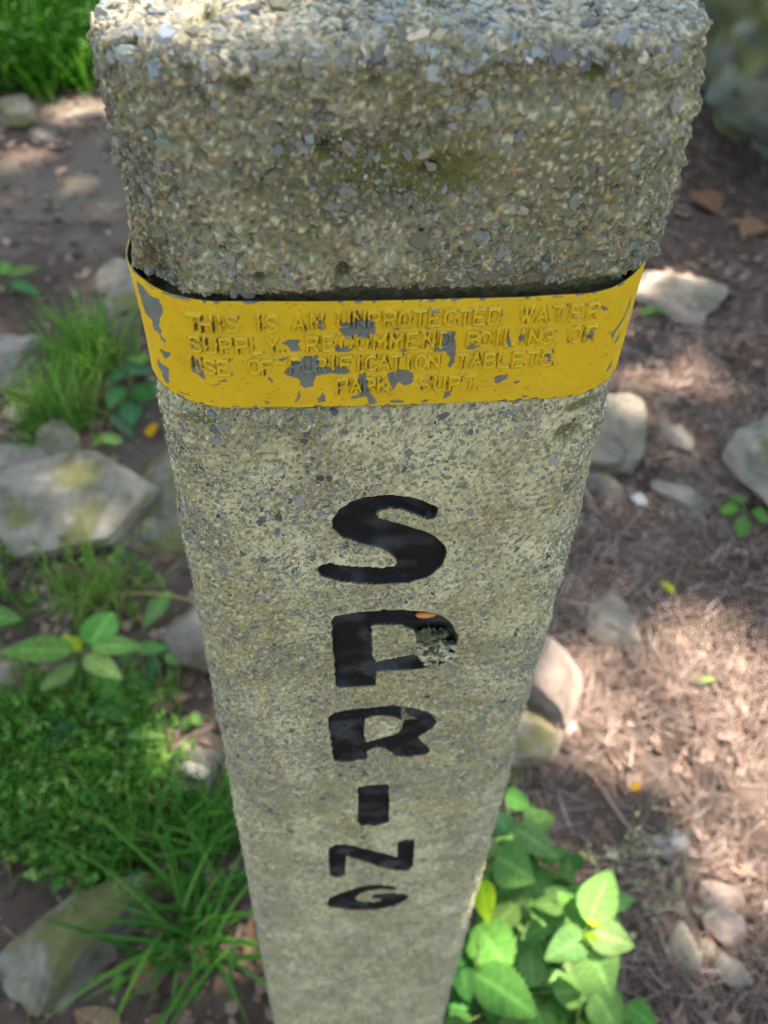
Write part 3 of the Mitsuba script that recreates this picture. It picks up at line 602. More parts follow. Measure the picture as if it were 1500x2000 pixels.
# the cobweb clump and the seed husk that lodge in the letter P
r = np.random.default_rng(8)
web = []
for k in range(22):
    v = np.array(ICO[3].vertices)
    z = r.uniform(-0.011, 0.010)
    x = r.normal(0, 0.0035)
    v = v * (1 + 0.8 * (fbm(v * 1.6 + k, 2, 3) - 0.5) + 0.6 * (fbm(v * 5 + k, 2, 4) - 0.5))[:, None] * [r.uniform(0.002, 0.0042), r.uniform(0.0014, 0.0026), r.uniform(0.002, 0.0045)]
    v = v + [0.0215 + x, -0.0752 - 0.0016 * (z < 0) * r.random(), 0.8965 + z]
    c = mixc((0.14, 0.16, 0.075), (0.42, 0.43, 0.33), sstep(0.35, 0.6, fbm(v / 0.0025, 3, 5)))
    c = mixc(c, (0.035, 0.045, 0.022), 0.8 * sstep(0.894, 0.905, v[:, 2] + 0.006 * (fbm(v / 0.004, 2, 7) - 0.5)))
    c = mixc(c, (0.02, 0.022, 0.018), 0.9 * sstep(0.62, 0.68, nz(v / 0.0022, 6)))
    web.append((v, np.array(ICO[3].faces), c))
for k in range(9):
    a = np.array([0.0215 + r.normal(0, 0.004), -0.0785, 0.898 + r.normal(0, 0.006)])
    b = a + np.array([r.normal(0, 0.003), r.uniform(0.001, 0.003), r.normal(0.002, 0.003)])
    tv, tf = tube([a, (a + b) / 2 + [0, -0.0005, 0], b], 0.00005, 3)
    web.append((tv, tf, (0.25, 0.26, 0.19)))
v, f, c = join(web)
add(thing('cobweb_clump', 'pale greenish cobweb clump filling the bowl of the carved letter P', 'cobweb'), v, f, c, 'rock_mat')
v = np.array(ICO[3].vertices) * [0.0042, 0.0016, 0.0015]
v[:, 2] *= 1 - 0.5 * sstep(-0.004, 0.004, v[:, 0])
v = v + [0.0160, -0.0752, 0.9205]
add(thing('seed_husk', 'small orange brown seed husk stuck on the upper rim of the carved P', 'seed'), v, np.array(ICO[3].faces), (0.48, 0.20, 0.06), 'rock_mat')

# ------------------------------------------------------------------ leafy plants
UP = np.array([0, 0, 1.0])
GREENS = {'mid': ((0.08, 0.20, 0.045), (0.12, 0.25, 0.065)), 'bright': ((0.105, 0.23, 0.06), (0.155, 0.28, 0.095)), 'dark': ((0.035, 0.115, 0.03), (0.05, 0.15, 0.04)), 'yellow': ((0.19, 0.33, 0.02), (0.26, 0.38, 0.03)), 'teal': ((0.05, 0.15, 0.06), (0.075, 0.19, 0.08))}


def leaf_mesh(base, tip, width, tone='mid', seed=0, fold=0.18, droop=0.12, teeth=0.17, roll=0.0, nx=9, ny=27, peak=0.42, blunt=0.75):
    r = np.random.default_rng(seed + 1000)
    base, tip = np.asarray(base, float), np.asarray(tip, float)
    L = np.linalg.norm(tip - base)
    a = (tip - base) / L
    s = np.cross(a, UP)
    s = s / (np.linalg.norm(s) + 1e-9)
    up = np.cross(s, a)
    s, up = s * math.cos(roll) + up * math.sin(roll), up * math.cos(roll) - s * math.sin(roll)
    t = np.linspace(0, 1, ny)[:, None]
    x = np.linspace(-1, 1, nx)[None, :]
    e = math.log(0.5) / math.log(peak)
    w = np.clip(np.sin(np.pi * t ** e), 0, 1) ** blunt * (1 - 0.25 * t) + 0.012
    tooth = 1 + teeth * (np.arange(ny) % 2)[:, None] * np.abs(x) ** 3 * (t > 0.12)
    vein = np.cos(2 * np.pi * (6.5 * t - 1.6 * np.abs(x))) * (np.abs(x) > 0.05)
    px = x * w * tooth * width / 2
    py = (t - 0.07 * np.abs(x) * w) * L
    pz = fold * np.abs(px) - droop * L * (t ** 2) * 1.6 + droop * L * t + 0.0010 * vein * w * (1 - np.abs(x)) + 0.06 * width * np.sin(5 * t + r.uniform(0, 6)) * x
    v = base + py[..., None] * a + px[..., None] * s + pz[..., None] * up
    g0, g1 = np.array(GREENS[tone][0]), np.array(GREENS[tone][1])
    k = r.uniform(0, 1)
    c = g0 * (1 - k) + g1 * k
    c = c * (1 + r.normal(0, 0.06, 3))
    q = v / 0.008
    c = mixc(c, c * 1.7, np.clip(0.55 * sstep(0.55, 1, vein) * (np.abs(x) < 0.9) + 0.9 * (np.abs(x) < 0.07) * (t < 0.95), 0, 1))
    c = c * (0.7 + 0.6 * fbm(q, 3, 6))[..., None]
    return v.reshape(-1, 3), grid_faces(ny, nx), c.reshape(-1, 3)


def plant(label, root, leaves, cat='plant', name='leafy_plant', stems=(), group=None):
    """leaves: (base, tip, width, tone, options); each leaf and each stem is a part."""
    k = thing(name, label, cat, group)
    gz = float(ground_z(root[0], root[1]))
    root3 = np.array([root[0], root[1], gz - 0.005])
    cen = np.mean([np.asarray(l[0]) for l in leaves], 0)
    zmax = max(l[0][2] for l in leaves)
    hub = np.array([cen[0], cen[1], zmax - 0.004])
    main = spline([root3, root3 * 0.6 + hub * 0.4 + [0.004, -0.003, 0.0], hub], 14)
    tv = [tube(main, np.linspace(0.0019, 0.0011, 14), 6)]
    for l in leaves:
        b = np.asarray(l[0], float)
        i = int(np.argmin(np.abs(main[:, 2] - (b[2] - 0.012))))
        tv.append(tube(spline([main[i], (main[i] + b) / 2 + [0, 0, 0.004], b], 7), 0.0007, 5))
    v, f, c = join([(a, b, (0.10, 0.17, 0.035)) for a, b in tv])
    add(part(k, 'stem'), v, f, c, 'rock_mat')
    for i, (b, t, w, tone, opt) in enumerate(leaves):
        v, f, c = leaf_mesh(b, t, w, tone, seed=int(abs(b[0] * 9001 + b[1] * 7001)) % 9973 + i, **opt)
        add(part(k, 'leaf'), v, f, c, 'leaf_mat')
    return k


def L(s, tones, **opt):
    """Leaf rows bx by bz tx ty width (metres); the tip hangs a little lower."""
    out = []
    for row, tone in zip(s.split(';'), tones.split()):
        a = [float(x) for x in row.split()]
        k = opt.get('grow', 1.0)
        o = {q: w for q, w in opt.items() if q != 'grow'}
        out.append(((a[0], a[1], a[2]), (a[0] + (a[3] - a[0]) * k, a[1] + (a[4] - a[1]) * k, a[2] - 0.012), a[5] * (1.25 if k > 1 else 1.1), tone, o))
    return out


# the bush at the right foot of the post
plant('bright green toothed leafed plant in the sun, outermost of the bush right of the post', (0.225, 0.02),
      L('.232 .005 .240 .268 .056 .033;.228 -.002 .240 .272 -.014 .030;.229 -.004 .235 .191 -.017 .028;.229 -.016 .230 .244 -.052 .038;.240 .015 .210 .222 .051 .022;.236 .0 .246 .238 .012 .012;.232 -.004 .246 .228 -.014 .011', 'bright bright bright bright mid yellow yellow', grow=1.15))
plant('leafy plant with a yellow green shoot touching the right edge of the post', (0.155, 0.09),
      L('.167 .110 .160 .205 .087 .044;.140 .073 .200 .142 .035 .020;.150 .098 .150 .128 .066 .034;.158 .118 .140 .165 .150 .026;.154 .074 .080 .178 .058 .028', 'mid yellow mid bright mid', grow=1.15))
plant('green plant with pointed leaves, farthest of the bush up the post', (0.21, 0.15),
      L('.199 .149 .140 .241 .118 .030;.218 .163 .110 .255 .176 .029;.209 .219 .070 .239 .209 .025;.195 .150 .120 .180 .185 .026', 'bright mid mid teal', grow=1.15))
plant('plant with large smooth dark leaves beside the post at the lower edge of the photo', (0.13, 0.0),
      L('.136 .042 .150 .163 -.004 .043;.120 -.017 .190 .171 -.053 .040;.115 .022 .140 .117 -.023 .027;.110 .005 .080 .096 -.027 .030;.160 .018 .100 .138 -.011 .025', 'mid mid dark mid dark', grow=1.15))
plant('plant of middle height with dull green leaves amid the bush', (0.195, 0.06),
      L('.190 .082 .120 .211 .057 .029;.174 .051 .100 .196 .024 .031;.209 .051 .090 .238 .064 .025;.196 .009 .110 .217 -.013 .027;.185 .066 .130 .160 .048 .026;.206 .03 .13 .19 .0 .03', 'mid teal mid teal mid mid', grow=1.15))
plant('low plant with small dark leaves behind the bright outermost plant', (0.245, 0.095),
      L('.275 .111 .090 .263 .137 .025;.234 .080 .100 .224 .105 .028;.262 .085 .08 .29 .07 .022;.25 .1 .1 .24 .066 .024', 'dark dark mid dark', grow=1.15))
plant('broad leafed plant at the lower edge of the photo, below the bright outermost plant', (0.235, -0.04),
      L('.228 -.012 .120 .244 -.044 .039;.246 -.036 .150 .263 -.068 .036;.202 -.032 .120 .217 -.057 .036;.292 -.040 .100 .317 -.062 .024;.154 -.018 .100 .159 -.047 .032;.18 -.03 .11 .2 -.06 .03;.26 -.02 .09 .29 -.03 .03', 'dark bright mid mid mid bright mid', grow=1.15))
rb_ = np.random.default_rng(31)
for i in range(8):
    x, y = ((.165, .03), (.215, -.02), (.17, .13), (.26, .04), (.14, -.03), (.235, .06), (.20, .11), (.255, -.05))[i]
    lv = []
    for k in range(9):
        an, h = k * 2.4 + rb_.uniform(0, 0.5), rb_.uniform(0.03, 0.12)
        d = np.array([math.cos(an), math.sin(an)])
        b = np.array([x, y]) + d * rb_.uniform(0.006, 0.03)
        ln = rb_.uniform(0.03, 0.05)
        lv.append(((b[0], b[1], h), (b[0] + d[0] * ln, b[1] + d[1] * ln, h - 0.008), ln * rb_.uniform(0.55, 0.75), ('mid', 'dark', 'teal', 'mid')[k % 4], {}))
    plant(('low dark green seedling under the bush close to the post', 'low green seedling under the outermost bright plant', 'low seedling beside the post above the yellow green shoot', 'low seedling at the outer side of the bush', 'low seedling at the foot of the post at the lower edge',
           'low seedling in the middle of the bush', 'low seedling behind the middle of the bush', 'low seedling at the lower edge, outermost of the low ones')[i], (x, y), lv, name='seedling', cat='seedling')

for i, (x, y, h0) in enumerate(((0.185, 0.105, 0.13), (0.215, 0.035, 0.17), (0.185, -0.03, 0.15), (0.235, 0.075, 0.12), (0.255, 0.045, 0.17), (0.225, -0.055, 0.17))):
    lv = []
    for k in range(11):
        an, h = k * 2.4 + i, h0 * rb_.uniform(0.55, 1.0)
        d = np.array([math.cos(an), math.sin(an)])
        b = np.array([x, y]) + d * rb_.uniform(0.004, 0.022)
        ln = rb_.uniform(0.028, 0.048)
        lv.append(((b[0], b[1], h), (b[0] + d[0] * ln, b[1] + d[1] * ln, h - 0.010), ln * rb_.uniform(0.6, 0.8), ('mid', 'bright', 'bright', 'mid')[k % 4], {}))
    plant(('bushy plant of small toothed leaves below the yellow green shoot', 'bushy plant of small toothed leaves left of the bright outermost plant', 'bushy plant of small toothed leaves at the lower edge of the photo', 'bushy plant of small toothed leaves above the bright outermost plant', 'bushy plant of small toothed leaves overlapping the bright outermost plant on its far side', 'bushy plant of small toothed leaves under the bright outermost plant at the lower edge')[i], (x, y), lv)

# left of the post
plant('leafy plant with broad pointed leaves, standing before the grey rocks left of the post', (-0.31, 0.415),
      L('-.323 .420 .160 -.401 .436 .033;-.297 .417 .170 -.246 .423 .025;-.300 .430 .160 -.283 .478 .040;-.320 .403 .150 -.356 .386 .023;-.304 .404 .170 -.267 .383 .026;-.318 .435 .140 -.342 .464 .018', 'mid bright bright bright bright yellow', teeth=0.08, grow=1.25))
plant('dark green low plant under the broad pointed leaves', (-0.30, 0.41),
      L('-.308 .434 .080 -.281 .403 .030;-.306 .404 .070 -.272 .378 .034;-.272 .436 .050 -.246 .420 .022;-.29 .39 .06 -.26 .40 .02', 'mid dark mid bright', grow=1.3))
plant('bluish green low plant left of the dark green low one', (-0.36, 0.385),
      L('-.359 .387 .060 -.390 .387 .026;-.348 .382 .060 -.339 .348 .029;-.36 .37 .05 -.38 .35 .024', 'teal teal teal'))
plant('plant with a narrow bright lance leaf in the undergrowth', (-0.265, 0.345), L('-.262 .339 .080 -.216 .343 .014;-.268 .345 .06 -.29 .36 .014', 'bright mid', teeth=0.0))
plant('small creeping plant with round leaflets right of the broad leaved plant', (-0.245, 0.485),
      L('-.266 .485 .050 -.287 .481 .021;-.264 .488 .050 -.227 .495 .019;-.225 .483 .040 -.206 .475 .019;-.24 .48 .04 -.245 .455 .018', 'teal mid bright teal', teeth=0.1, grow=1.4))
plant('tiny bright seedling on the leaf litter close to the left edge of the post', (-0.185, 0.386), L('-.190 .389 .030 -.173 .384 .017;-.19 .386 .03 -.2 .374 .014', 'bright bright'), name='seedling', cat='seedling')
plant('pale spoon shaped leaf standing up before the smooth grey rock', (-0.262, 0.512), L('-.259 .517 .050 -.222 .600 .030', 'bright', teeth=0.0, peak=0.68, droop=0.02))
plant('leafy plant cut by the left edge beside the broad leaved plant', (-0.45, 0.495), L('-.440 .496 .140 -.403 .500 .032;-.445 .5 .13 -.48 .51 .03', 'mid mid'))
plant('dark bluish green plant behind the left end of the yellow band', (-0.305, 1.03),
      L('-.31 1.04 .07 -.345 1.06 .04;-.30 1.04 .075 -.27 1.07 .04;-.315 1.02 .06 -.34 .99 .038;-.295 1.02 .06 -.265 1.0 .04;-.30 1.0 .045 -.30 .955 .036;-.27 1.03 .05 -.235 1.03 .04;-.33 1.0 .03 -.30 .94 .034;-.29 1.06 .08 -.28 1.10 .036', 'teal teal teal dark teal teal teal mid'))
plant('small bright round leaf on the far edge of the mossy rock', (-0.335, 0.905), L('-.342 .902 .055 -.310 .912 .030;-.345 .905 .05 -.365 .91 .02', 'bright mid'), name='seedling', cat='seedling')
plant('plant with oblong leaves at the left edge above the grass tufts', (-0.56, 1.36),
      L('-.555 1.37 .05 -.50 1.42 .028;-.55 1.355 .045 -.495 1.33 .030;-.565 1.375 .05 -.575 1.44 .028;-.57 1.35 .04 -.62 1.34 .026', 'mid teal mid mid', teeth=0.0))
plant('clover like plant with four round leaves before the rock at the right edge', (0.692, 0.675),
      L('.692 .690 .045 .690 .722 .030;.684 .680 .045 .654 .688 .026;.702 .672 .045 .732 .660 .030;.686 .664 .045 .672 .632 .028', 'mid mid mid mid', teeth=0.0, peak=0.55))
plant('two leaf seedling at the foot of the pink faced rock', (0.70, 1.215), L('.70 1.215 .03 .672 1.215 .026;.702 1.215 .03 .732 1.21 .026', 'mid mid', teeth=0.0), name='seedling', cat='seedling')
plant('tiny seedling on the soil right of the dark mossy stone', (0.462, 0.655), L('.462 .655 .015 .45 .67 .012;.463 .652 .015 .472 .638 .012', 'mid mid', teeth=0.0), name='seedling', cat='seedling')
plant('pale green seedling at the lower end of the big mossy rock', (-0.262, 0.065), L('-.262 .066 .03 -.255 .086 .012;-.262 .064 .03 -.27 .045 .012;-.262 .066 .03 -.275 .072 .01', 'bright bright bright', teeth=0.0), name='seedling', cat='seedling')

# ------------------------------------------------------------------ grass
def blades(roots, rng, length, width, lean, tones, seg=6, curl=1.0):
    """Curved tapering blades as one mesh: roots (n, 3)."""
    n = len(roots)
    ln = length * rng.uniform(0.5, 1.15, n)
    an = rng.uniform(0, 2 * np.pi, n)
    le = lean * rng.uniform(0.3, 1.2, n)
    d = np.stack([np.cos(an), np.sin(an), 0 * an], -1)
    s = np.stack([-np.sin(an), np.cos(an), 0 * an], -1)
    t = np.linspace(0, 1, seg + 1)
    th = le[:, None] * (0.35 + curl * t[None])
    ds = ln[:, None] / seg
    h = np.cumsum(np.sin(th) * ds, 1) - np.sin(th[:, :1]) * ds
    z = np.cumsum(np.cos(th) * ds, 1) - np.cos(th[:, :1]) * ds
    mid = roots[:, None] + h[..., None] * d[:, None] + z[..., None] * UP
    w = width * rng.uniform(0.6, 1.3, n)[:, None] * (1 - t ** 2)[None] * np.minimum(1, 0.55 + 2 * t)[None] + 0.0002
    nrm = np.cos(th)[..., None] * d[:, None] - np.sin(th)[..., None] * UP
    v = np.stack([mid - s[:, None] * w[..., None] / 2 + nrm * w[..., None] * 0.15, mid + s[:, None] * w[..., None] / 2 + nrm * w[..., None] * 0.15], 2).reshape(n, -1, 3)
    f = grid_faces(seg + 1, 2)
    pick = np.asarray(tones)[rng.integers(0, len(tones), n)] * rng.uniform(0.7, 1.25, (n, 1))
    grad = mixc(pick[:, None] * np.ones((1, seg + 1, 1)), pick[:, None] * np.array((1.25, 1.12, 0.9)), np.broadcast_to(t, (n, seg + 1)))
    c = np.repeat(grad, 2, 1)
    return v, f, c


def grass(label, cat, roots, rng, name='grass_tuft', kind=None, split=False, group=None, **kw):
    v, f, c = blades(roots, rng, **kw)
    m, k = v.shape[:2]
    key = thing(name, label, cat, group, kind)
    if split:
        for i in range(m):
            add(part(key, 'blade'), v[i], f, c[i], 'grass_mat')
    else:
        add(key, v.reshape(-1, 3), (f[None] + (np.arange(m) * k)[:, None, None]).reshape(-1, 3), c.reshape(-1, 3), 'grass_mat')
    return key


def spots(rng, n, x, y, r):
    p = np.stack([rng.normal(x, r, n), rng.normal(y, r, n)], -1)
    return np.stack([p[:, 0], p[:, 1], ground_z(p[:, 0], p[:, 1]) - 0.003], -1)


FRESH = [(0.12, 0.27, 0.045), (0.085, 0.22, 0.035), (0.17, 0.30, 0.075), (0.06, 0.18, 0.03)]
DEEP = [(0.045, 0.16, 0.028), (0.06, 0.20, 0.035), (0.03, 0.12, 0.022), (0.09, 0.23, 0.05)]
STRAW = [(0.17, 0.26, 0.06), (0.12, 0.22, 0.04), (0.22, 0.26, 0.10), (0.09, 0.19, 0.03)]
rg = np.random.default_rng(77)
grass('fresh green grass tuft, upper of the two left of the yellow band', 'grass', spots(rg, 320, -0.385, 1.15, 0.032), rg, length=0.14, width=0.0034, lean=0.9, tones=FRESH)
grass('fresh green grass tuft, lower of the two left of the yellow band', 'grass', spots(rg, 340, -0.43, 1.0, 0.032), rg, length=0.13, width=0.0032, lean=0.95, tones=FRESH)
grass('sparse yellowish grass tuft before the broad flat rock', 'grass', spots(rg, 150, -0.335, 0.60, 0.028), rg, length=0.12, width=0.0026, lean=1.0, tones=STRAW + FRESH)
grass('thin grass tuft at the left edge before the broad flat rock', 'grass', spots(rg, 90, -0.49, 0.60, 0.03), rg, length=0.09, width=0.0026, lean=0.9, tones=FRESH)
grass('long bladed sedge tuft with arching dark green blades left of the foot of the post', 'sedge', spots(rg, 62, -0.175, 0.105, 0.020), rg, name='sedge_tuft', split=True, length=0.20, width=0.0060, lean=1.15, tones=DEEP, seg=9)
grass('dense dark grass tuft behind the long bladed sedge', 'grass', spots(rg, 200, -0.22, 0.215, 0.040), rg, length=0.13, width=0.0034, lean=0.9, tones=DEEP)
grass('grass tuft at the left foot of the post under the dark stone', 'grass', spots(rg, 120, -0.15, 0.24, 0.022), rg, length=0.09, width=0.0032, lean=1.0, tones=DEEP + FRESH)
grass('grass tuft at the right foot of the post behind the bush', 'grass', spots(rg, 60, 0.20, 0.24, 0.014), rg, length=0.08, width=0.002, lean=1.0, tones=STRAW)

# the undergrowth left of the post: nobody could count it
n = 1500
p = np.stack([rg.uniform(-0.47, -0.17, n * 2), rg.uniform(0.17, 0.44, n * 2)], -1)
ok = fbm(np.c_[p / 0.07, 0 * p[:, :1]], 2, 5) + 0.25 * (p[:, 0] < -0.24) - 1.1 * np.clip(0.275 - p[:, 1] - 0.25 * (p[:, 0] + 0.35), 0, 1) * 4 - 1.0 * np.clip(p[:, 0] + 0.22, 0, 1) * 3 > 0.52
p = p[ok][:n]
roots = np.stack([p[:, 0], p[:, 1], ground_z(p[:, 0], p[:, 1]) - 0.003], -1)
grass('thick low grass of the undergrowth left of the post', 'grass', roots, rg, name='undergrowth_grass', kind='stuff', length=0.095, width=0.0024, lean=0.9, tones=DEEP + FRESH + FRESH + [(0.17, 0.27, 0.08)])
roots_u = roots


def sprigs(label, roots, rng, height, tones, leaf=0.007, per=16, name='herb_cover'):
    """Fine stalks set with tiny leaves, one mesh."""
    parts_ = []
    lv, lf, lc, at = [], [], [], 0
    for q in roots:
        h = height * rng.uniform(0.4, 1.1)
        an = rng.uniform(0, 6.28)
        tip = q + [0.5 * h * math.cos(an), 0.5 * h * math.sin(an), h]
        tv, tf = tube([q, (q + tip) / 2 + [0, 0, 0.1 * h], tip], 0.0005, 3)
        col_ = np.array(tones[rng.integers(len(tones))]) * rng.uniform(0.75, 1.25)
        parts_.append((tv, tf, col_ * 0.8))
        t = rng.uniform(0.25, 1, per)
        o = q + (tip - q) * t[:, None]
        d = rng.normal(size=(per, 3)) * [1, 1, 0.35]
        d /= np.linalg.norm(d, axis=1, keepdims=True)
        s = np.cross(d, UP)
        ln = leaf * rng.uniform(0.6, 1.4, (per, 1))
        quad = np.stack([o, o + d * ln * 0.5 + s * ln * 0.26 + UP * ln * 0.1, o + d * ln, o + d * ln * 0.5 - s * ln * 0.26 + UP * ln * 0.1], 1)
        lv.append(quad.reshape(-1, 3))
        i = np.arange(per)[:, None] * 4 + at
        lf.append(np.vstack([i + [0, 1, 2], i + [0, 2, 3]]))
        lc.append(np.repeat(col_ * rng.uniform(0.75, 1.3, (per, 1)), 4, 0))
        at += per * 4
    v, f, c = join(parts_ + [(np.vstack(lv), np.vstack(lf), np.vstack(lc))])
    add(thing(name, label, 'ground cover', None, 'stuff'), v, f, c, 'grass_mat')


sprigs('fine leaved herbs mingled with the undergrowth grass left of the post', roots_u[rg.integers(0, len(roots_u), 620)] + rg.normal(0, 0.01, (620, 3)) * [1, 1, 0], rg, 0.085, FRESH + FRESH + DEEP + [(0.17, 0.28, 0.09)], 0.0075, 20)
q = spots(rg, 26, 0.345, 0.105, 0.035)
sprigs('thin stalks with tiny pale seed heads right of the bush', q, rg, 0.13, [(0.42, 0.47, 0.24), (0.50, 0.52, 0.32)], 0.0055, 6, name='seed_stalks')
q = np.vstack([spots(rg, 25, -0.42, 0.66, 0.05), spots(rg, 16, -0.33, 0.70, 0.05), spots(rg, 14, -0.30, 0.62, 0.03)])
sprigs('sparse small leaved weeds along the near edge of the broad flat rock', q, rg, 0.05, FRESH, 0.010, 8, name='weeds')

# the green bank at the top left
n = 6500
p = np.stack([-0.43 - 1.5 * rg.random(n) ** 1.5, 2.02 + 2.0 * rg.random(n) ** 1.2], -1)
edge_ = -0.47 + 0.03 * np.sin(p[:, 1] * 9)
p = p[(p[:, 0] < edge_) & (p[:, 1] > 2.08 + 0.05 * np.sin(p[:, 0] * 17) + 0.1 * (p[:, 0] > -0.55))]
roots = np.stack([p[:, 0], p[:, 1], ground_z(p[:, 0], p[:, 1]) - 0.003], -1)
grass('bright green grass covering the bank at the top left', 'grass', roots, rg, name='bank_grass', kind='stuff', length=0.20, width=0.009, lean=0.9, tones=[(0.05, 0.19, 0.012), (0.08, 0.25, 0.02), (0.035, 0.13, 0.012), (0.13, 0.28, 0.05)])
q = roots[rg.integers(0, len(roots), 700)]
sprigs('broad small leaves mingled with the grass of the far bank', q, rg, 0.17, [(0.06, 0.21, 0.015), (0.10, 0.27, 0.03), (0.14, 0.27, 0.07)], 0.034, 9, name='bank_herbs')

# ------------------------------------------------------------------ litter
rl = np.random.default_rng(99)


def scatter(n, dens):
    p = np.stack([rl.uniform(-1.0, 1.8, n), rl.uniform(-0.4, 3.2, n)], -1)
    p = p[rl.random(n) < dens(p)]
    return np.stack([p[:, 0], p[:, 1], ground_z(p[:, 0], p[:, 1])], -1)


near_w = lambda p: np.clip(1.25 - 0.36 * p[:, 1], 0.15, 1)
patch = lambda p, s, k: fbm(np.c_[p / s, 0 * p[:, :1]], 2, k)
# dry needles and stalks: bent three-sided strips
q = scatter(46000, lambda p: near_w(p) * (0.25 + 0.75 * (p[:, 0] > 0)) * sstep(0.3, 0.6, patch(p, 0.12, 3)))
p = np.stack([rl.uniform(0.12, 1.05, 30000), rl.uniform(-0.15, 1.3, 30000)], -1)
p = p[rl.random(len(p)) < sstep(0.25, 0.6, patch(p, 0.10, 8)) * np.clip(1.3 - 0.6 * p[:, 1], 0.3, 1)]
q = np.vstack([q, np.c_[p, ground_z(p[:, 0], p[:, 1])]])
n = len(q)
an, ln = rl.uniform(0, np.pi, n), rl.uniform(0.014, 0.075, n) * rl.choice([1, 1, 0.6], n)
d = np.stack([np.cos(an), np.sin(an), rl.normal(0, 0.10, n)], -1)
s = np.stack([-np.sin(an), np.cos(an), 0 * an], -1)
w = rl.uniform(0.00035, 0.0009, (n, 1)) * np.where(rl.random((n, 1)) < 0.06, 2.0, 1)
z0 = rl.uniform(0.003, 0.012, (n, 1)) * UP
bend = s * rl.normal(0, 0.035, (n, 1)) * ln[:, None]
sec = []
for t, k in ((-0.5, 0.6), (0.0, 1.0), (0.5, 0.5)):
    o = q + z0 + d * ln[:, None] * t + bend * (1 - 4 * t * t)
    sec += [o - s * w * k, o + UP * w * 1.2 * k, o + s * w * k]
v = np.stack(sec, 1)
f = np.array([[a * 3 + i, a * 3 + (i + 1) % 3, a * 3 + 3 + (i + 1) % 3] for a in (0, 1) for i in (0, 1)] + [[a * 3 + i, a * 3 + 3 + (i + 1) % 3, a * 3 + 3 + i] for a in (0, 1) for i in (0, 1)])
cc = np.array([(0.25, 0.193, 0.168), (0.165, 0.123, 0.105), (0.37, 0.305, 0.27), (0.09, 0.066, 0.058)])[rl.integers(0, 4, n)] * rl.uniform(0.7, 1.3, (n, 1))
add(thing('needle_litter', 'dry brown pine needles and thin stalks strewn on the soil', 'pine needles', None, 'stuff'), *flat(v, f, cc), 'litter_mat', False)
# flakes of bark and crumbled leaves
q = scatter(34000, lambda p: np.maximum(near_w(p), 0.75 * (p[:, 0] < 0)) * (0.35 + 0.65 * sstep(0.35, 0.6, patch(p, 0.15, 4))))
n = len(q)
an = rl.uniform(0, 2 * np.pi, n)
d = np.stack([np.cos(an), np.sin(an), rl.normal(0, 0.35, n)], -1)
s = np.stack([-np.sin(an), np.cos(an), rl.normal(0, 0.35, n)], -1)
ln = (0.003 + 0.013 * rl.random((n, 1)) ** 2.2)
k = rl.uniform(0.35, 0.9, (n, 1))
o = q + UP * rl.uniform(0.002, 0.008, (n, 1))
v = np.stack([o - d * ln, o - s * ln * k, o + d * ln * rl.uniform(0.7, 1.2, (n, 1)), o + s * ln * k, o + UP * ln * rl.uniform(-0.3, 0.5, (n, 1))], 1)
f = np.array([[0, 1, 4], [1, 2, 4], [2, 3, 4], [3, 0, 4]])
cc = np.array([(0.14, 0.088, 0.066), (0.09, 0.056, 0.045), (0.22, 0.155, 0.128), (0.28, 0.205, 0.175), (0.055, 0.038, 0.033)])[rl.integers(0, 5, n)] * rl.uniform(0.7, 1.3, (n, 1))
add(thing('leaf_litter', 'crumbled brown leaves and bark flakes covering the path', 'leaf litter', None, 'stuff'), *flat(v, f, cc), 'litter_mat', False)
# grit and clods
q = scatter(9000, lambda p: near_w(p) * (0.3 + 0.7 * sstep(0.45, 0.65, patch(p, 0.2, 6))))
n = len(q)
ico = trimesh.creation.icosahedron()
iv = np.array(ico.vertices)
v = iv[None] * rl.uniform(0.75, 1.3, (n, len(iv), 1)) * (0.0016 + 0.006 * rl.random((n, 1, 1)) ** 3) * rl.uniform(0.6, 1.2, (n, 1, 3)) + q[:, None] + UP * 0.002
cc = np.array([(0.11, 0.075, 0.06), (0.17, 0.145, 0.125), (0.25, 0.21, 0.18), (0.075, 0.05, 0.04)])[rl.integers(0, 4, n)] * rl.uniform(0.7, 1.25, (n, 1))
add(thing('gravel', 'small grit and soil clods scattered over the path', 'gravel', None, 'stuff'), *flat(v, np.array(ico.faces), cc), 'soil_mat', False)

# larger twigs
TWIG_LABELS = '''long crooked twig running from the post foot to the fork among the sunlit needles
curved end of the forked twig reaching to the right edge of the photo
pale broken stick by the fork of the crooked twig, at the right edge
straight brown twig above the crooked twig, slanting down to the right
short twig lying against the upper side of the crooked twig
pale twig slanting up to the right above the fork
pale straight twig just below the slanting straight one
short bent twig at the outer side of the bush, left of the fork
thin twig beside the stones at the lower right, running down
bent twig near the top of the sunlit litter, curving down
short thick twig at the upper left of the sunlit litter
short twig hanging down from the middle of the crooked twig
upper half of a thin bent twig right of the pink white stone
lower half of the thin bent twig right of the pink white stone
pale twig under the flat tan stone, slanting up to the right
pale level stick in the upper part of the sunlit litter
short twig beside the small round pink pebble
long level twig along the lower edge of the flat tan stone
thin twig on the dark soil between the flat tan stone and the yellow green leaf
thin curved twig on the dark soil under the clover like plant
twig at the right edge where the sunlit litter begins
pinkish twig slanting through the upper right of the sunlit litter
twig slanting down to the right edge in the sunlit litter
level twig on the shaded soil right of the flat tan stone
level purplish twig on the soil below the yellow green leaf
brown twig lying along the upper edge of the flat tan stone
greenish twig touching the left side of the flat tan stone
thin twig close to the bush at the post edge, slanting down
short pale twig beside the pinkish slanting one
curved twig at the middle of the sunlit litter'''.split('\n')
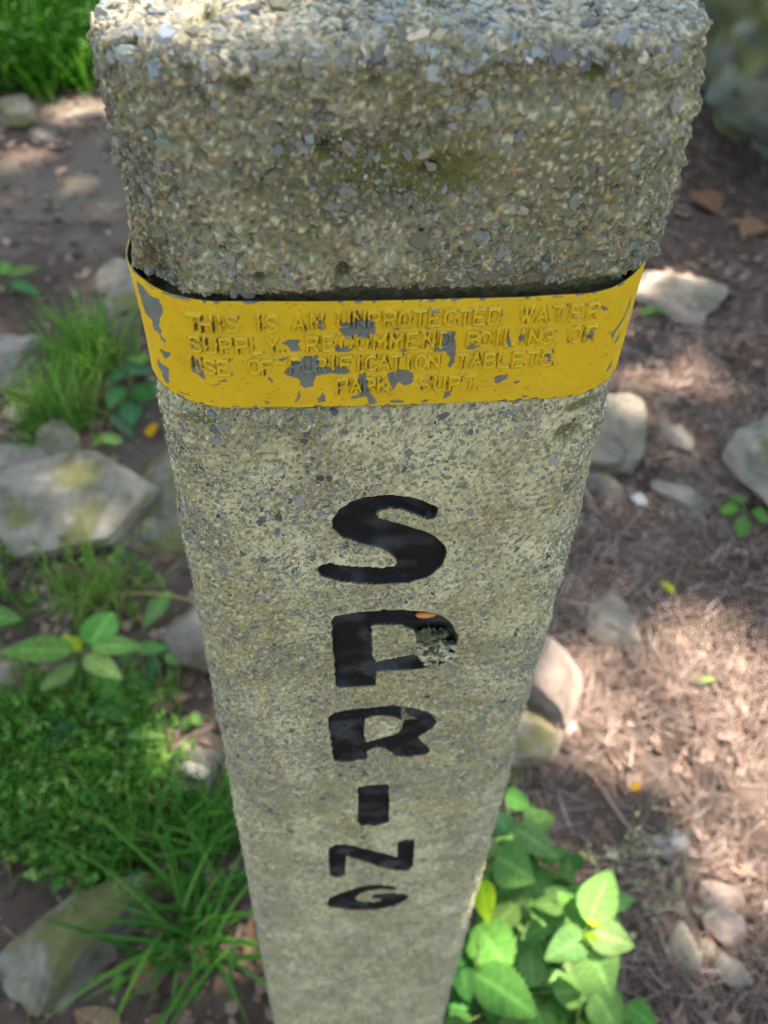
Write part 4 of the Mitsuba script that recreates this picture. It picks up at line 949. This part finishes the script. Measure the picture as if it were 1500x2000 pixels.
TWIGS = [(6,[(0.341,0.274),(0.355,0.244),(0.371,0.199),(0.401,0.154),(0.430,0.134),(0.463,0.125)]),
(6,[(0.463,0.125),(0.495,0.139),(0.531,0.166),(0.558,0.182)]),
(7,[(0.490,0.125),(0.507,0.116),(0.530,0.106)]),
(4,[(0.399,0.246),(0.426,0.233),(0.453,0.219)]),
(4,[(0.378,0.169),(0.398,0.145)]),
(4,[(0.425,0.185),(0.472,0.199)]),
(5,[(0.406,0.216),(0.454,0.202)]),
(4,[(0.327,0.143),(0.348,0.135),(0.361,0.117)]),
(4,[(0.352,0.082),(0.356,0.047),(0.360,0.011)]),
(5,[(0.475,0.279),(0.482,0.252),(0.481,0.220)]),
(5,[(0.382,0.287),(0.387,0.270),(0.385,0.257)]),
(4,[(0.399,0.137),(0.398,0.114),(0.400,0.091)]),
(4,[(0.379,0.312),(0.386,0.328),(0.402,0.363)]),
(4,[(0.379,0.312),(0.381,0.291),(0.393,0.271)]),
(5,[(0.420,0.399),(0.443,0.417),(0.461,0.425)]),
(4,[(0.466,0.332),(0.511,0.320)]),
(4,[(0.357,0.410),(0.363,0.380)]),
(4,[(0.381,0.465),(0.443,0.457),(0.482,0.450)]),
(3,[(0.490,0.612),(0.516,0.578)]),
(3,[(0.602,0.596),(0.636,0.611),(0.669,0.614)]),
(4,[(0.609,0.430),(0.632,0.436),(0.654,0.436)]),
(4,[(0.560,0.413),(0.589,0.429)]),
(4,[(0.580,0.325),(0.603,0.295)]),
(3,[(0.485,0.463),(0.530,0.467)]),
(3,[(0.526,0.537),(0.575,0.539)]),
(4,[(0.443,0.564),(0.483,0.574)]),
(6,[(0.352,0.505),(0.371,0.494),(0.392,0.480)]),
(3,[(0.262,0.298),(0.297,0.273)]),
(4,[(0.552,0.344),(0.573,0.365)]),
(5,[(0.466,0.273),(0.485,0.295),(0.504,0.307)]),]
for i, (w, pts) in enumerate(TWIGS):
    p3 = spline([(x, y, float(ground_z(x, y)) + 0.005 + 0.0003 * w + 0.003 * math.sin(3 * j + i)) for j, (x, y) in enumerate(pts)], 16)
    p3 = p3 + (fbm(p3 / 0.012, 2, i) - 0.5)[:, None] * np.array([0.004, -0.004, 0.002])
    tv, tf = tube(p3, 0.00033 * w * np.linspace(1.1, 0.7, 16) * (0.85 + 0.3 * nz(p3 / 0.008, 4)), 7)
    c = mixc((0.21, 0.135, 0.10), (0.36, 0.27, 0.21), nz(tv / 0.006, 9) * 0.7 + 0.3 * (i % 3 == 0))
    add(thing('twig', TWIG_LABELS[i], 'twig', 'twigs on the litter'), tv, tf, c, 'litter_mat')

# single fallen leaves that catch the eye
for name, x, y, an, ln, wd, cl, lab in (
        ('fallen_leaf', -0.268, 0.967, 1.2, 0.034, 0.022, (0.55, 0.36, 0.02), 'bright yellow fallen leaf close to the left edge of the post'),
        ('fallen_leaf', 0.531, 0.556, 2.2, 0.030, 0.013, (0.42, 0.44, 0.05), 'yellow green fallen leaf on the dark soil right of the post'),
        ('fallen_leaf', -0.225, 0.418, 0.4, 0.075, 0.045, (0.32, 0.20, 0.13), 'curled pale brown dead leaf on the litter left of the post'),
        ('fallen_leaf', 0.40, 0.243, 0.3, 0.016, 0.012, (0.48, 0.32, 0.03), 'small yellow leaf flake above the seed stalks'),
        ('fallen_leaf', -0.115, 0.10, 1.5, 0.06, 0.016, (0.30, 0.22, 0.15), 'pale brown strip of dead leaf at the left foot of the post'),
        ('fallen_leaf', -0.225, 0.07, 0.6, 0.06, 0.04, (0.22, 0.15, 0.11), 'crumpled brown dead leaf right of the big mossy rock'),
        ('fallen_leaf', -0.29, 0.02, 2.6, 0.06, 0.04, (0.27, 0.18, 0.14), 'crumpled pinkish brown dead leaf at the lower left corner'),
        ('fallen_leaf', 0.55, 0.395, 0.1, 0.035, 0.014, (0.16, 0.2, 0.09), 'dull green dead leaf on the edge of the sunlit litter'),
        ('fallen_leaf', 1.02, 1.50, 0.4, 0.09, 0.06, (0.24, 0.17, 0.10), 'tan dead leaf under the mossy boulder'),
        ('fallen_leaf', 0.93, 1.62, 2.0, 0.10, 0.07, (0.20, 0.13, 0.08), 'brown dead leaf under the mossy boulder, left of the tan one'),
        ('fallen_leaf', 1.15, 1.45, 1.2, 0.09, 0.05, (0.26, 0.18, 0.12), 'brown dead leaf under the mossy boulder at the right edge of the photo'),
        ('fallen_leaf', -0.50, 1.78, 0.9, 0.03, 0.025, (0.45, 0.33, 0.25), 'pale pinkish dead leaf on the far litter at the left')):
    z = float(ground_z(x, y)) + 0.009
    d = np.array([math.cos(an), math.sin(an), 0.05]) * ln / 2
    GREENS['x'] = (cl, cl)
    v, f, c = leaf_mesh(np.array([x, y, z]) - d, np.array([x, y, z + 0.004]) + d, wd, 'x', seed=int(1000 * abs(x)), fold=0.5, droop=0.25, teeth=0.03)
    add(thing(name, lab, 'fallen leaf'), v, f, c, 'leaf_mat')
v, f = tube(spline([(-0.335, 0.60, 0.02), (-0.25, 0.585, 0.05), (-0.13, 0.545, 0.03)], 14), 0.0013, 5)
add(thing('grass_stalk', 'long pale dry grass stalk reaching across to the left edge of the post', 'stalk'), v, f, (0.42, 0.38, 0.16), 'grass_mat')
v, f = tube(spline([(-0.228, 0.075, 0.035), (-0.245, 0.055, 0.03), (-0.262, 0.03, 0.012)], 12), 0.0017, 5)
add(thing('grass_stalk', 'yellow bent grass stalk hanging from the sedge tuft', 'stalk'), v, f, (0.42, 0.30, 0.04), 'grass_mat')

# ------------------------------------------------------------------ the trees whose crowns shade the post (they stand outside the frame)
SUNNY = [(0.535, 0.425, 0.085), (0.603, 0.394, 0.10), (0.468, 0.345, 0.085), (0.545, 0.292, 0.10), (0.375, 0.295, 0.06), (0.532, 0.19, 0.085), (0.473, 0.14, 0.05), (0.524, 0.109, 0.06), (0.318, 0.418, 0.055), (0.753, 1.295, 0.06), (0.728, 1.042, 0.06),
         (0.543, 0.922, 0.05), (-0.481, 2.044, 0.12), (0.452, 0.407, 0.06), (-0.629, 1.844, 0.06), (0.564, 1.185, 0.06), (0.34, 0.345, 0.055), (0.66, 0.33, 0.10), (0.65, 0.2, 0.09), (0.112, -0.061, 0.06)]
rt = np.random.default_rng(123)


def crown_leaves(c, rng, size):
    """One bent diamond of two blades per leaf."""
    n = len(c)
    d = rng.normal(size=(n, 3)) * [1, 1, 0.45]
    d /= np.linalg.norm(d, axis=1, keepdims=True)
    s = np.cross(d, rng.normal(size=(n, 3)) * 0.4 + UP)
    s /= np.linalg.norm(s, axis=1, keepdims=True)
    ln = size * rng.uniform(0.6, 1.3, (n, 1))
    dn = np.cross(d, s) * ln * 0.12
    v = np.stack([c - d * ln / 2, c + s * ln * 0.33 + dn, c + d * ln / 2, c - s * ln * 0.33 + dn], 1)
    cc = np.array((0.05, 0.15, 0.02)) * rng.uniform(0.7, 1.5, (n, 1))
    return flat(v, np.array([[0, 1, 2], [0, 2, 3]]), cc)


def tree(label, x, y, height, centres):
    k = thing('broadleaf_tree', label, 'tree', 'trees shading the path')
    top = np.array([x * 0.7 + 0.3 * centres[:, 0].mean(), y * 0.7 + 0.3 * centres[:, 1].mean(), height])
    tv = [tube(spline([(x, y, -0.1), (x + 0.05, y, height * 0.4), tuple(top)], 16), np.linspace(0.16, 0.05, 16), 12)]
    for i in range(9):
        e = centres[rt.integers(len(centres))]
        b = np.array([x, y, 0]) + (top - [x, y, 0]) * rt.uniform(0.45, 0.9)
        tv.append(tube(spline([b, (b + e) / 2 + [0, 0, 0.3], e], 10), np.linspace(0.05, 0.012, 10), 6))
    v, f, c = join([(a, b, (0.11, 0.09, 0.07)) for a, b in tv])
    add(part(k, 'trunk'), v, f, c, 'rock_mat')
    add(part(k, 'crown'), *crown_leaves(centres, rt, 0.15), 'leaf_mat')


n = 14000
g = np.stack([rt.uniform(-1.6, 2.6, n), rt.uniform(-0.75, 4.4, n)], -1)
z = rt.uniform(4.6, 7.6, n)
keep = np.ones(n, bool)
for x, y, r0 in SUNNY:
    keep &= ~((np.hypot(g[:, 0] - x, g[:, 1] - y) < 0.64 * r0 + 0.038) & (rt.random(n) < 0.97))
g, z = g[keep], z[keep]
centres = np.stack([g[:, 0] + SUN[0] / SUN[2] * z, g[:, 1] + SUN[1] / SUN[2] * z, z], -1)
west = centres[:, 0] + 0.3 * centres[:, 1] < np.median(centres[:, 0] + 0.3 * centres[:, 1])
tree('tall broadleaf tree to the right of the path, its crown leaning over the post', 6.2, 3.6, 7.0, centres[~west])
tree('tall broadleaf tree behind the boulder, its crown over the path', 3.4, 5.2, 7.0, centres[west])
for i, (x, y, cx, cy, cz, r0) in enumerate(((-4.5, 3.5, -4.0, 3.0, 5.6, 2.4), (-1.0, 8.5, -0.6, 7.8, 5.6, 2.6), (9.0, 1.0, 8.6, 0.5, 5.6, 2.6), (-4.2, -3.4, -3.6, -3.2, 3.6, 2.3), (0.4, -5.4, 0.3, -4.9, 3.5, 2.5), (4.6, -4.0, 4.2, -3.5, 3.6, 2.4))):  # the last three are added unseen, to block low sky behind the camera
    c = rt.normal(size=(3000, 3))
    c = c / np.linalg.norm(c, axis=1, keepdims=True) * rt.random((3000, 1)) ** 0.4 * [r0, r0, r0 * 0.7] + [cx, cy, cz]
    tree(('tall broadleaf tree beyond the left edge of the photo', 'tall broadleaf tree up the path beyond the photo', 'tall broadleaf tree far beyond the right edge of the photo', 'added broadleaf tree behind the viewer, at the left, blocking low sky', 'added broadleaf tree straight behind the viewer, blocking low sky', 'added broadleaf tree behind the viewer, at the right, blocking low sky')[i], x, y, cz, c)
